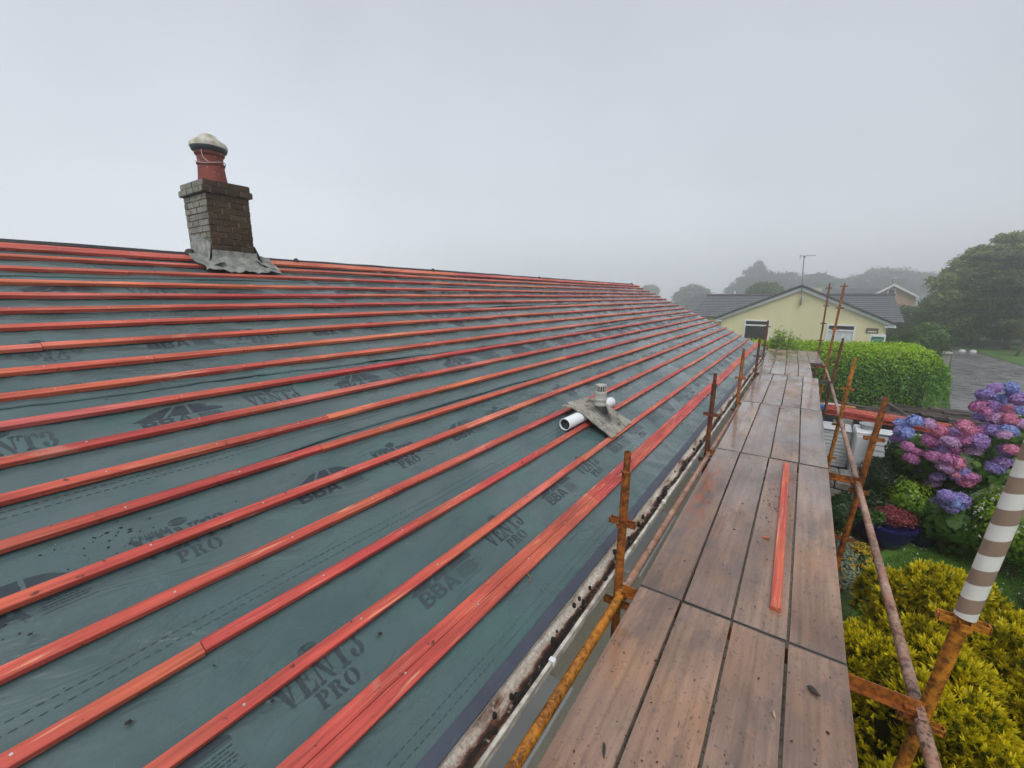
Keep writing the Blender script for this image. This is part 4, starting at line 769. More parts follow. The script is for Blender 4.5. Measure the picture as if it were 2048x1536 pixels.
conifer('larger golden conifer at the right edge behind the striped post', [(2.05, 4.2, -3.0, .58, .8, .66), (2.15, 3.2, -3.0, .7, .8, .72), (1.7, 2.2, -3.1, .6, .7, .6)], 17000, 70, GRP)
GRN = leafmat('mid_green_leaf', [(0, (.02, .07, .012, 1)), (1, (.055, .15, .02, 1))], .45, [(0, (.07, .18, .02, 1)), (1, (.12, .25, .03, 1))])
DKG = leafmat('dark_green_leaf', [(0, (.012, .035, .012, 1)), (1, (.03, .075, .02, 1))], .45, [(0, (.03, .08, .02, 1)), (1, (.06, .12, .03, 1))])
LIME = leafmat('lime_leaf', [(0, (.05, .16, .015, 1)), (1, (.14, .30, .02, 1))], .45, [(0, (.30, .46, .02, 1)), (1, (.48, .56, .04, 1))])
SILV = leafmat('silver_leaf', [(0, (.16, .22, .16, 1)), (1, (.32, .38, .30, 1))], .6)
YEL = leafmat('yellow_flower', [(0, (.45, .28, .01, 1)), (1, (.70, .46, .02, 1))], .6); WHT = leafmat('white_blossom', [(0, (.6, .6, .5, 1)), (1, (.8, .8, .74, 1))], .6)
def bush(name, label, cat, c, r, mat, L, W_, n, seed, flowers=None, fl='flowers', group=None, shell=.55, amp=.28, extra=None):
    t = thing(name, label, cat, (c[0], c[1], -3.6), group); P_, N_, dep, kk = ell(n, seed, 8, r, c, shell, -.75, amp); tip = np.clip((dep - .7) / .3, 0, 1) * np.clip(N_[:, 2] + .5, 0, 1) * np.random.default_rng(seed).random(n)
    V_, F, T = leaves(P_, N_, L, W_, .4, seed, tip); link('leaves', V_, F, mat, t, attrs={'tip': T})
    mb = MB(); g = random.Random(seed)
    for i in range(9): a_ = g.uniform(0, 6.28); q = g.uniform(.3, .75); mb.tube((c[0] + .05 * math.cos(a_), c[1] + .05 * math.sin(a_), -3.6), (c[0] + r[0] * q * math.cos(a_), c[1] + r[1] * q * math.sin(a_), c[2] + r[2] * .5), .014, 5, .005)
    obj('stems', mb, BARK, t)
    if flowers:
        m_, fm, s_ = flowers; P_, N_, dep, kk = ell(m_, seed + 5, 8, (r[0] * 1.03, r[1] * 1.03, r[2] * 1.03), c, .94, -.3, amp); P_ = np.repeat(P_, 5, 0) + np.random.default_rng(seed).normal(0, s_ * .35, (m_ * 5, 3)); V_, F, T = leaves(P_, np.repeat(N_, 5, 0), s_, s_ * .7, .2, seed, jitter=.5); link(fl, V_, F, fm, t)
    return t
def P3(px, py, Y): v = at(px, py, y=Y); return (v.x, v.y, v.z)
# low dark big-leaved plant at the foot of the deck
bush('broadleaf_plant', 'low dark green broad-leaved plant under the conifer at the bottom edge', 'plant', (.92, 2.25, -3.35), (.30, .3, .28), GRN, .16, .10, 420, 91)
# ------------------------------------------------------------------ hydrangeas
cols = {'pink': ((.56, .12, .26, 1), (.80, .34, .50, 1)), 'magenta': ((.38, .08, .28, 1), (.66, .28, .52, 1)), 'purple': ((.26, .13, .42, 1), (.52, .34, .68, 1)), 'blue': ((.16, .21, .54, 1), (.40, .48, .82, 1)), 'mauve': ((.42, .20, .42, 1), (.70, .46, .70, 1)), 'violet': ((.20, .14, .42, 1), (.42, .34, .70, 1))}
HM = {}
def core(V_, F):                           # petals plus a closed ball of petal undersides within them
    vs = [tuple(x) for x in V_]; fs = [tuple(x) for x in F]; o = len(vs); n, k_ = 10, 7
    for i in range(1, k_):
        for j in range(n): a, b = math.pi * i / k_, 2 * math.pi * j / n; vs.append((.086 * math.sin(a) * math.cos(b), .086 * math.sin(a) * math.sin(b), .074 * math.cos(a)))
    vs += [(0, 0, .075), (0, 0, -.075)]; T_ = len(vs) - 2
    for i in range(k_ - 2):
        for j in range(n): q = (j + 1) % n; fs.append((o + i * n + j, o + (i + 1) * n + j, o + (i + 1) * n + q, o + i * n + q))
    for j in range(n): q = (j + 1) % n; fs.append((T_, o + j, o + q)); fs.append((T_ + 1, o + (k_ - 2) * n + q, o + (k_ - 2) * n + j))
    return vs, [], fs
for ck, (c1, c2) in cols.items():
    mt = leafmat('hydrangea_' + ck + '_petal', [(0, c1), (.8, c2), (1, tuple(min(1, x * 1.15) for x in c2[:3]) + (1,))], .6, trans=.2)
    g = np.random.default_rng(len(ck)); n = 210; d = g.normal(0, 1, (n * 3, 3)); d /= np.linalg.norm(d, axis=1, keepdims=True); d = d[d[:, 2] > -.55][:n]; P_ = d * (.088 + .030 * g.random((len(d), 1))) * np.array([1, 1, .9]); fl = []
    for q in range(4):                        # four-petalled florets
        a = np.cross(d, np.array([.3, .2, 1.])); a /= np.linalg.norm(a, axis=1, keepdims=True); b = np.cross(d, a); an = q * math.pi / 2 + (np.arange(len(d)) * 2.4); tl = g.normal(0, .42, (len(d), 1)) if q == 0 else tl; u = a * np.cos(an)[:, None] + b * np.sin(an)[:, None] + d * tl * math.cos(q * 1.57 + .4); u /= np.linalg.norm(u, axis=1, keepdims=True); v = np.cross(d, u); L = .030
        V_ = np.stack([P_, P_ + u * L * .6 + v * L * .42 + d * .003, P_ + u * L, P_ + u * L * .6 - v * L * .42 + d * .003], 1).reshape(-1, 3); i = np.arange(len(d))[:, None] * 4; fl.append((V_, np.concatenate([i, i + 1, i + 2, i + 3], 1), np.zeros(len(V_))))
    V_, F, T = merge(fl); me = bpy.data.meshes.new('flower_head_' + ck); me.from_pydata(*core(V_, F)); me.materials.append(mt)
    HM[ck] = me
HYL = leafmat('hydrangea_leaf', [(0, (.025, .075, .012, 1)), (.6, (.05, .13, .02, 1)), (1, (.09, .19, .03, 1))], .42, [(0, (.08, .18, .02, 1)), (1, (.16, .27, .03, 1))])
def hydrangea(label, blobs, heads, seed, group=None, nleaf=2600):
    b0 = blobs[0]; base = (b0[0], b0[1], -3.6); t = thing('hydrangea', label, 'hydrangea', base, group); parts = []
    for i, (x, y, z, rx_, ry_, rz_) in enumerate(blobs):
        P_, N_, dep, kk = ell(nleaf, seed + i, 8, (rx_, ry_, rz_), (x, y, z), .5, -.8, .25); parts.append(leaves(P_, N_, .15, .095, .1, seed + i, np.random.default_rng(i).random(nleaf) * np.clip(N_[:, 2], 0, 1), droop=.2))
    V_, F, T = merge(parts); link('leaves', V_, F, HYL, t, attrs={'tip': T})
    mb = MB()
    for b in blobs:
        for q in range(6): a_ = q * 1.05; mb.tube((b[0] * .5 + b0[0] * .5, b[1] * .5 + b0[1] * .5, -3.6), (b[0] + b[3] * .6 * math.cos(a_), b[1] + b[4] * .6 * math.sin(a_), b[2] + b[5] * .4), .018, 5, .007)
    obj('stems', mb, BARK, t)
    for (px, py, Y, sz, ck) in heads:
        p = at(px, py, y=Y); o = bpy.data.objects.new('flower_head', HM[ck]); S.collection.objects.link(o); o.parent = t; o.location = p - Vector(base); o.scale = (sz, sz, sz * random.uniform(.85, 1)); o.rotation_euler = (random.uniform(-.5, .5) + .3, random.uniform(-.4, .4), random.uniform(0, 6)); o['label'] = {'pink': 'pink', 'magenta': 'deep pink', 'purple': 'purple', 'blue': 'blue', 'mauve': 'mauve', 'violet': 'violet'}[ck] + ' flower head'
    return t
# photograph positions of the blooms
H1 = [(1970, 790, 'violet'), (1992, 776, 'purple'), (2022, 775, 'blue'), (2040, 795, 'violet'), (2005, 800, 'blue'), (1958, 812, 'magenta'), (1985, 812, 'purple'), (2012, 822, 'pink'), (2036, 822, 'blue'), (1966, 835, 'violet'), (1995, 836, 'mauve'), (1998, 848, 'pink'), (2020, 838, 'pink'), (1975, 858, 'purple'), (1992, 862, 'violet'), (2018, 862, 'blue'), (2042, 850, 'mauve'), (2035, 800, 'purple'), (1970, 822, 'magenta'), (2028, 790, 'violet')]
H2 = [(1805, 850, 'blue'), (1830, 842, 'blue'), (1812, 866, 'blue'), (1858, 848, 'mauve'), (1795, 878, 'purple'), (1815, 893, 'magenta'), (1800, 862, 'violet'), (1880, 862, 'pink'), (1862, 880, 'magenta'), (1905, 868, 'purple'), (1930, 855, 'pink'), (1948, 870, 'mauve'), (1925, 885, 'mauve'), (1905, 895, 'magenta'), (1885, 903, 'purple'), (1945, 900, 'mauve'), (1958, 882, 'purple'), (2010, 870, 'mauve'), (2022, 900, 'pink'), (1918, 905, 'magenta'), (1895, 918, 'magenta'), (1910, 925, 'pink'), (1832, 905, 'magenta'), (1822, 918, 'magenta'), (1875, 915, 'mauve'), (1862, 912, 'magenta'), (2005, 925, 'purple'), (1990, 935, 'violet'), (1912, 948, 'pink'), (1895, 945, 'magenta'), (1875, 955, 'purple'), (1852, 945, 'purple'), (1865, 965, 'mauve'), (1930, 960, 'pink'), (1915, 952, 'purple'), (1940, 955, 'magenta'), (2010, 900, 'violet'), (1890, 935, 'mauve'), (1925, 880, 'magenta'), (1940, 862, 'pink'), (1900, 885, 'mauve'), (1960, 862, 'magenta'), (1925, 945, 'violet')]
def pickY(base, hs, sz=1.0): return [(x, y, base + random.uniform(-.25, .25), sz * random.uniform(.68, 1.02), c) for x, y, c in hs]
GH = 'hydrangeas in the garden border'
hydrangea('tall hydrangea with blue and pink heads at the right edge above the driveway', [(3.05, 9.2, -2.25, .62, .6, .62), (3.0, 9.0, -2.9, .7, .6, .7)], pickY(8.7, H1), 200, GH, 1500)
hydrangea('broad hydrangea with many pink and purple heads in the middle of the border', [(2.15, 8.9, -2.5, .62, .6, .52), (2.75, 9.1, -2.7, .6, .6, .6), (1.75, 9.1, -2.55, .38, .5, .34), (2.4, 8.8, -3.0, .6, .5, .55)], pickY(8.45, H2), 230, GH, 1500)
H3 = [(1893, 992, 'violet'), (1905, 1003, 'blue'), (1885, 1005, 'violet'), (1915, 1010, 'blue'), (1898, 1014, 'violet'), (1920, 1000, 'violet')]
hydrangea('low hydrangea with a cluster of pale blue heads beside the blue pot', [(2.05, 8.0, -3.15, .34, .35, .38)], pickY(7.75, H3, .95), 260, GH, 700)
# ------------------------------------------------------------------ border plants and pots
bush('flowering_shrub', 'yellow-green shrub dotted with white blossom, right of the lawn', 'shrub', (2.65, 7.9, -3.0), (.62, .55, .62), LIME, .055, .035, 5200, 101, (240, WHT, .022))
bush('flowering_shrub', 'yellow-green white-blossomed shrub at the right edge beyond the striped post', 'shrub', (3.5, 8.3, -2.75), (.6, .6, .75), LIME, .06, .04, 4200, 103, (170, WHT, .022))
bush('leafy_shrub', 'dark green shrub at the right edge behind the lawn', 'shrub', (2.95, 6.55, -3.1), (.50, .6, .52), GRN, .07, .045, 3600, 104)
bush('leafy_plant', 'bright lime green leafy plant between the red heather pot and the hydrangea', 'plant', (*P3(1812, 1025, 8.45)[:2], -3.10), (.36, .35, .45), LIME, .060, .034, 3200, 105, amp=.5, shell=.35)
bush('leafy_shrub', 'dark feathery green shrub in front of the white slatted box', 'shrub', (*P3(1765, 955, 8.9)[:2], -3.0), (.42, .4, .52), DKG, .06, .025, 3600, 106)
bush('leafy_shrub', 'dark green shrub below the hydrangea blooms', 'shrub', (1.95, 8.6, -3.2), (.45, .4, .42), DKG, .07, .04, 2600, 107)
bush('silver_plant', 'silvery grey-leaved plant at the edge of the deck', 'plant', (*P3(1686, 1130, 6.2)[:2], -3.25), (.22, .6, .36), SILV, .05, .022, 1900, 108, (60, YEL, .03), amp=.5, shell=.3)
bush('flowering_plant', 'plant with small yellow flowers beside the silver-leaved plant', 'plant', (*P3(1722, 1115, 6.3)[:2], -3.25), (.22, .30, .30), GRN, .04, .02, 900, 109, (170, YEL, .028))
bush('leafy_plant', 'dark green leafy plant against the low stone wall by the deck', 'plant', (*P3(1682, 1018, 7.4)[:2], -3.15), (.22, .3, .40), DKG, .08, .05, 900, 110)
POT = plain('cobalt_glazed_pot', (.006, .010, .075, 1), .15, .2, 5)
def pot(label, c, r, h, plants):
    t = thing('glazed_pot', label, 'plant pot', (c[0], c[1], -3.6), 'blue glazed plant pots'); mb = MB()
    mb.lathe((c[0], c[1], -3.6), [(r * .62, 0), (r * .8, h * .25), (r * .97, h * .6), (r, h * .88), (r * 1.07, h * .9), (r * 1.07, h), (r * .95, h), (r * .93, h * .85), (.001, h * .85)], 30); smooth_by(obj('pot', mb, POT, t), 35)
    for nm, mat, (dx, dy, dz), rr_, n, L in plants:
        P_, N_, dep, kk = ell(n, int(r * 1000) + n, 6, rr_, (c[0] + dx, c[1] + dy, -3.6 + h + dz), .5, -.2, .25); V_, F, T = leaves(P_, N_, L, L * .5, .8, n, np.zeros(n)); link(nm, V_, F, mat, t, attrs={'tip': T})
HEA = leafmat('red_heather', [(0, (.14, .02, .03, 1)), (.6, (.30, .05, .07, 1)), (1, (.40, .12, .13, 1))], .7); PNK = leafmat('hot_pink_petal', [(0, (.55, .03, .14, 1)), (1, (.7, .08, .22, 1))], .6)
pc_ = at(1760, 1090, z=-3.58); pot('large cobalt blue pot holding red heather beside the lawn', (pc_.x + .02, pc_.y + .16), .36, .36, [('heather', HEA, (.08, .1, .03), (.34, .34, .17), 2600, .035), ('greenery', GRN, (-.20, -.12, .02), (.20, .2, .16), 500, .07), ('blossom', PNK, (-.32, .02, .10), (.06, .06, .05), 60, .05)])
p_ = at(1742, 1000, y=8.1); pot('dark blue pot half hidden behind the lime green plant', (p_.x, p_.y), .22, .42, [('greenery', DKG, (0, 0, .05), (.2, .2, .2), 500, .07)])
p_ = at(1856, 1018, y=8.15); pot('bright blue pot in front of the blue hydrangea heads', (p_.x, p_.y), .20, .40, [('greenery', LIME, (0, 0, .06), (.22, .2, .16), 500, .06)])
# daisies in the lawn and blades
g = np.random.default_rng(77); n = 26000; X = g.uniform(.9, 3.3, n); Y = g.uniform(4.5, 8.6, n); k = (Y < 5.5 + X * 1.35); P_ = np.stack([X, Y, np.full(n, -3.594)], 1)[k]; N_ = g.normal(0, 1, P_.shape); N_[:, 2] = .1
V_, F, T = leaves(P_, N_, .045, .008, 3, 9, g.random(len(P_)), fold=0); gr = link('grass', V_, F, LAWN if False else leafmat('grass_blade', [(0, (.05, .14, .014, 1)), (1, (.12, .25, .03, 1))], .6), attrs={'tip': T}); gr['kind'] = 'stuff'; tag(gr, 'short wet grass of the small lawn', 'grass')
n = 110; X = g.uniform(1.2, 3.0, n); Y = g.uniform(5.6, 8.2, n); P_ = np.repeat(np.stack([X, Y, np.full(n, -3.555)], 1), 4, 0) + g.normal(0, .008, (n * 4, 3)); N_ = np.tile([0, 0, 1.], (n * 4, 1)) + g.normal(0, .2, (n * 4, 3)); V_, F, T = leaves(P_, N_, .022, .018, 0, 9, fold=0)
dz = link('daisies', V_, F, WHT); dz['kind'] = 'stuff'; tag(dz, 'tiny white daisies scattered in the small lawn', 'daisies')
# ------------------------------------------------------------------ building-site clutter beyond the scaffold
UPS = plain('white_slatted_plastic', (.60, .64, .67, 1), .35, .06, 4)
def slats(label, name, x0, x1, y0, z1, n, dy, cat, group=None, ends=True):
    t = thing(name, label, cat, ((x0 + x1) / 2, y0, -3.6), group); mb = MB(); h = (z1 + 3.6) / n
    for i in range(n): z = -3.6 + (i + .5) * h; mb.box(((x0 + x1) / 2, y0 + .012, z), (x1 - x0, .024, h - .012), Matrix.Rotation(-.10, 3, 'X'), bev=.004)
    mb.box(((x0 + x1) / 2, y0 + dy / 2 + .03, (z1 - 3.6) / 2), (x1 - x0 - .02, dy, z1 + 3.6 - .02)); obj('slatted_body', mb, UPS, t)
    mb = MB(); mb.box(((x0 + x1) / 2, y0 + dy / 2 + .01, z1 + .015), (x1 - x0 + .03, dy + .08, .03), bev=.008); obj('lid', mb, UPS, t); return t
a_, b_ = at(1640, 856, y=11.1), at(1704, 862, y=11.1); slats('white horizontally slatted box standing behind the scaffold near the red timber', 'slatted_box', a_.x, b_.x, 11.1, a_.z, 10, .55, 'storage box')
a_, b_ = at(1712, 862, y=10.7), at(1748, 880, y=10.7)
t = thing('white_cabinet', 'plain white cabinet with a grey round tub on top, between the two slatted pieces', 'cabinet', ((a_.x + b_.x) / 2, 10.95, -3.6)); mb = MB(); mb.box(((a_.x + b_.x) / 2, 11.0, (a_.z - 3.6) / 2), (b_.x - a_.x, .6, a_.z + 3.6), bev=.02); obj('body', mb, UP, t)
mb = MB(); mb.box(((a_.x + b_.x) / 2, 10.693, (a_.z - 3.6) / 2 - .02), (b_.x - a_.x - .06, .012, a_.z + 3.6 - .16), bev=.004); obj('door', mb, UP, t)
q = at(1738, 862, y=11.05); t = thing('round_tub', 'shallow grey round tub on top of the plain white cabinet', 'tub', (q.x, 11.05, a_.z + .0)); mb = MB(); mb.lathe((q.x, 11.05, a_.z + .002), [(.001, 0), (.14, 0), (.17, .09), (.18, .09), (.18, .10), (.165, .10), (.135, .012), (.001, .012)], 26); smooth_by(obj('tub_body', mb, plain('grey_plastic', (.36, .38, .39, 1), .5, .1, 5), t), 40)
a_, b_ = at(1752, 872, y=10.4), at(1836, 880, y=10.4); slats('long low white slatted panel wall behind the hydrangea', 'garden_screen', a_.x, b_.x + .5, 10.4, -2.58, 9, .3, 'screen')
# bundle of red battens laid over the boxes
t0 = thing('batten_bundle', 'bundle of spare red timber battens lying behind the white boxes', 'timber bundle', (1.7, 12.3, -3.6)); mb = MB()
for k_ in range(40):
    r_, c_ = k_ // 8, k_ % 8; y_ = 11.75 + c_ * .07 + random.uniform(-.01, .01); z = -2.66 + r_ * .028; x0 = .72 + random.uniform(-.05, .2) ; x1 = 2.6 + random.uniform(-.4, .2)
    A_, B_ = Vector((x0, y_ + .25, z)), Vector((x1, y_ - .25 + random.uniform(-.05, .05), z)); d = B_ - A_; mb.box((A_ + B_) / 2, (d.length, .05, .025), Matrix.Rotation(math.atan2(d.y, d.x), 3, 'Z'))
obj('stacked_battens', mb, BAT, t0)
mb = MB()
for x_ in (1.0, 2.7): mb.box((x_, 12.0, -3.14), (.35, .6, .90), bev=.01)
obj('blocks', mb, plain('grey_block', (.2, .2, .19, 1), .9), t0)
# a blue bin and an orange plank seen through the scaffold
q = at(1657, 846, y=12.6); t = thing('blue_tub', 'bright blue plastic tub seen between deck edge and scaffold post', 'tub', (q.x, 12.6, -3.6)); mb = MB(); mb.lathe((q.x, 12.6, -3.6), [(.24, 0), (.30, .5), (.33, .92), (.35, .92), (.35, .96), (.30, .96), (.28, .9)], 26); smooth_by(obj('tub_body', mb, plain('blue_plastic', (.01, .16, .45, 1), .35), t), 40)
mb = MB(); A_, B_ = at(1630, 808, y=14.2), at(1688, 811, y=14.2); mb.box((A_ + B_) / 2, ((B_ - A_).length + .5, .20, .045), bev=.004); mb.box(((A_ + B_) / 2).xy.to_3d() + Vector((-.4, .1, (A_.z - 3.6) / 2)), (.3, .3, A_.z + 3.6 - .06)); mb.box(((A_ + B_) / 2).xy.to_3d() + Vector((.4, .1, (A_.z - 3.6) / 2)), (.3, .3, A_.z + 3.6 - .06))
tag(obj('trestle_plank', mb, plain('orange_plank', (.42, .20, .06, 1), .6)), 'orange-brown plank on two piers behind the scaffold', 'plank')
t = thing('rubble_sack', 'white builders sack slumped behind the scaffold under the plank', 'sack', (*P3(1665, 828, 13.3)[:2], -3.6)); q = P3(1665, 822, 13.3); mb = MB(); mb.lathe((q[0], q[1], -3.6), [(.30, 0), (.36, .25), (.36, .6), (.30, .80), (.22, .9), (.15, .86), (.001, .80)], 18, wob=.08); obj('sack', mb, plain('woven_white_sack', (.55, .56, .54, 1), .8, .2, 10), t, smooth=True)
# dark weathered timber pile
m = M('old_wet_timber', .7, .4); n1 = m.noise(6, 5, (.4, 2, 2)); c = m.ramp(m.rng(n1, .3, .7), [(0, (.022, .017, .015, 1)), (.6, (.075, .060, .052, 1)), (1, (.17, .145, .125, 1))]); OLD = m.done(c)
t = thing('timber_pile', 'pile of dark weathered old timbers heaped in front of the hedge', 'timber pile', (3.2, 15.6, -3.6)); g = random.Random(4)
for k_ in range(34):
    lay = k_ // 9; x_ = g.uniform(1.6, 4.3); y_ = g.uniform(14.8, 16.4) ; z = -3.52 + lay * .14 + g.uniform(0, .05); L = g.uniform(.9, 2.2); mb = MB(); q = Matrix.Rotation(g.uniform(-.35, .35), 3, 'Z') @ Matrix.Rotation(g.uniform(-.10, .10), 3, 'Y') @ Matrix.Rotation(g.uniform(-.4, .4), 3, 'X'); mb.box((x_, y_, z), (L, g.uniform(.10, .22), g.uniform(.05, .10)), q, bev=.006); obj('timber', mb, OLD, t)
for A_, B_ in (((1.9, 15.0, -3.45), (3.0, 14.7, -3.25)), ((2.0, 15.2, -2.75), (3.1, 14.7, -3.4)), ((3.3, 15.2, -2.95), (4.6, 15.4, -2.95))):
    A_, B_ = Vector(A_), Vector(B_); mb = MB(); mb.box((A_ + B_) / 2, (.14, (B_ - A_).length, .07), (B_ - A_).to_track_quat('Y', 'Z').to_matrix(), bev=.006); obj('timber', mb, OLD, t)
# low stone wall by the deck
m = M('rubble_stone', .9, .3); vo = m.n('ShaderNodeTexVoronoi', {'Vector': m.tc.outputs['Object'], 'Scale': 6.}); n1 = m.noise(20, 5); c = m.hsv(m.mix(.5, (.20, .17, .14, 1), m.hsv(vo.outputs['Color'], .35, .5, .15)), m.rng(n1, .3, .7, .6, 1.3)); m.bump(vo.outputs['Distance'], .8, .03); STN = m.done(c)
mb = MB()
for r_ in range(4):
    x_ = -.3 + (r_ % 2) * .1
    while x_ < 1.15: L = random.uniform(.16, .32); mb.box((x_ + L / 2, 9.0 + random.uniform(-.015, .015), -3.52 + r_ * .155), (L - .012, .28, .145), Matrix.Rotation(random.uniform(-.03, .03), 3, 'Z'), bev=.02); x_ += L
tag(obj('stone_wall', mb, STN), 'low rubble stone garden wall between deck and border', 'garden wall')

# ------------------------------------------------------------------ cream bungalow
TILE = M('dark_roof_tile', .45, .5); n1 = TILE.noise(5, 5); n2 = TILE.noise(40, 3); c = TILE.hsv(TILE.mix(TILE.rng(n1, .3, .7), (.10, .105, .115, 1), (.155, .155, .165, 1)), TILE.rng(n2, .3, .7, .8, 1.2)); TILEM = TILE.done(c)
def tiled(mb, a, b, c, d, n, th=.035):       # a-b eave, d-c ridge; overlapping courses
    a, b, c, d = map(Vector, (a, b, c, d)); up = (b - a).cross(d - a).normalized()
    if up.z < 0: up = -up
    for i in range(n):
        f0, f1 = i / n, (i + 1) / n; p = [a.lerp(d, f0), b.lerp(c, f0), b.lerp(c, f1), a.lerp(d, f1)]; q = [p[0] + up * th, p[1] + up * th, p[2] + up * .006, p[3] + up * .006]
        mb.add(q + [p[0], p[1]], [(0, 1, 2, 3), (4, 5, 1, 0)])
m = M('cream_render', .85, .3); n1 = m.noise(40, 5, rough=.7); n2 = m.noise(.8, 4, (1, 1, .5)); c = m.hsv(m.mix(m.rng(n2, .3, .7), (.74, .69, .43, 1), (.66, .61, .38, 1)), m.rng(n1, .3, .7, .9, 1.08)); m.bump(n1, .4, .01); CREAM = m.done(c)
h1 = thing('cream_bungalow', 'cream yellow bungalow with a gable end and dark tiled roof beyond the hedge', 'house', (-.3, 31, -3.6))
Y1 = 28.; xl, xr, xm, ez, az = -4.05, 3.42, -.32, -1.22, .50
mb = MB(); mb.prism([(xl, Y1, -3.6), (xr, Y1, -3.6), (xr, Y1, ez), (xm, Y1, az - .08), (xl, Y1, ez)], (0, 6, 0)); mb.box((-1.0, 32.2, (-3.6 + ez) / 2), (9.2, 6.0, ez + 3.6)); obj('wall', mb, CREAM, h1)
mb = MB(); sl = (az - ez + .14) / (xm - xl + .30)
tiled(mb, (xl - .30, Y1 - .22, ez - .14 + .06), (xl - .30, Y1 + 6, ez - .08), (xm, Y1 + 6, az + .06), (xm, Y1 - .22, az + .06), 12); tiled(mb, (xr + .30, Y1 - .22, ez - .08), (xr + .30, Y1 + 6, ez - .08), (xm, Y1 + 6, az + .06), (xm, Y1 - .22, az + .06), 12)
tiled(mb, (-6.0, 28.9, ez - .06), (4.15, 28.6, ez - .02), (4.0, 32.2, .10), (-5.65, 32.2, .0), 13); tiled(mb, (-6.0, 35.6, ez - .06), (4.15, 35.6, ez - .02), (4.0, 32.2, .10), (-5.65, 32.2, .0), 13)
obj('roof', mb, TILEM, h1)
mb = MB(); mb.tube((-5.7, 32.2, .02), (4.05, 32.2, .12), .09, 8)
for k_ in range(2): mb.tube((xm, Y1 - .24, az + .075), ((xl - .32, xr + .32)[k_], Y1 - .24, ez - .065), .055, 8)
obj('ridge_tiles', mb, plain('dark_ridge_tile', (.05, .055, .065, 1), .6), h1)
mb = MB()
for sx in (-1, 1):
    xe = xl - .32 if sx < 0 else xr + .32; A_, B_ = Vector((xm, Y1 - .14, az - .05)), Vector((xe, Y1 - .14, ez - .17)); mb.prism([A_ + Vector((0, 0, .05)), B_ + Vector((0, 0, .06)), B_ - Vector((0, 0, .10)), A_ - Vector((0, 0, .12))], (0, .03, 0)); mb.box((xe - sx * .18, Y1 - .06, ez - .225), (.42, .2, .07))
mb.box((3.72, 29.6, ez - .12), (.08, 2.4, .09)); obj('bargeboard', mb, UP, h1)
def win(px0, px1, pyt, pyb, curtain, trans):
    a_, b_ = at(px0, pyt, y=Y1), at(px1, pyb, y=Y1); z1, z0 = a_.z, b_.z; xa, xb = a_.x, b_.x; f = .07; xc = (xa + xb) / 2; mb = MB()
    mb.box((xc, Y1 - .02, z1 - f / 2), (xb - xa, .07, f)); mb.box((xc, Y1 - .02, z0 + f / 2), (xb - xa, .07, f)); mb.box((xa + f / 2, Y1 - .02, (z1 + z0) / 2), (f, .068, z1 - z0 - 2 * f)); mb.box((xb - f / 2, Y1 - .02, (z1 + z0) / 2), (f, .068, z1 - z0 - 2 * f)); mb.box((xc, Y1 - .025, z1 - trans), (xb - xa - 2 * f, .06, .08))
    o = obj('window', mb, UP, h1); mb = MB(); mb.box((xc, Y1 - .004, (z1 + z0) / 2), (xb - xa - f, .02, z1 - z0 - f)); obj('pane', mb, GLASS, o)
    if curtain: mb = MB(); mb.grid([[Vector((xa + f + (xb - xa - 2 * f) * j / 30, Y1 - .018 - .004 * (j % 2), z)) for j in range(31)] for z in (z1 - trans - .05, z0 + f)]); obj('curtain', mb, CURT, o)
win(1490, 1534, 639, 700, False, .30); win(1655, 1704, 648, 700, True, .30)
a_, b_ = at(1733, 656, y=Y1 - .03), at(1756, 667, y=Y1 - .03); mb = MB(); mb.box(((a_.x + b_.x) / 2, Y1 - .02, (a_.z + b_.z) / 2), (b_.x - a_.x, .03, abs(a_.z - b_.z)), bev=.005); o = obj('wall_plaque', mb, plain('brown_plaque', (.13, .09, .06, 1), .6), h1)
mb = MB(); mb.box(((a_.x + b_.x) / 2, Y1 - .038, (a_.z + b_.z) / 2 - .05), (.34, .01, .05)); obj('plaque_number', mb, UP, o)
mb = MB(); A_, B_ = at(1602, 604, y=27.8), at(1608, 512, y=27.8); mb.tube(A_, B_, .022, 8); al = thing('tv_aerial', 'tall grey television aerial on a mast at the gable apex of the cream bungalow', 'aerial', A_); AL = plain('grey_aluminium', (.20, .21, .22, 1), .4); obj('mast', mb, AL, al)
mb = MB(); t_ = B_; mb.tube(t_ + Vector((-.20, 0, 0)), t_ + Vector((.52, .1, .03)), .014, 6)
for q in range(9): p = t_ + Vector((-.18 + q * .085, .012 * q, .01)); mb.tube(p - Vector((.02, .16, .03)), p + Vector((.02, .16, .03)), .006, 5)
mb.box(t_ + Vector((-.16, 0, -.05)), (.02, .3, .22)); mb.box(t_ + Vector((.05, 0, -.06)), (.05, .05, .10)); obj('yagi_head', mb, AL, al)
mb = MB(); mb.box((A_ + Vector((0, .1, .02))), (.05, .2, .35)); mb.box((at(1605, 572, y=27.85)), (.14, .1, .05)); obj('bracket', mb, plain('dark_bracket', (.06, .06, .065, 1), .5), al)
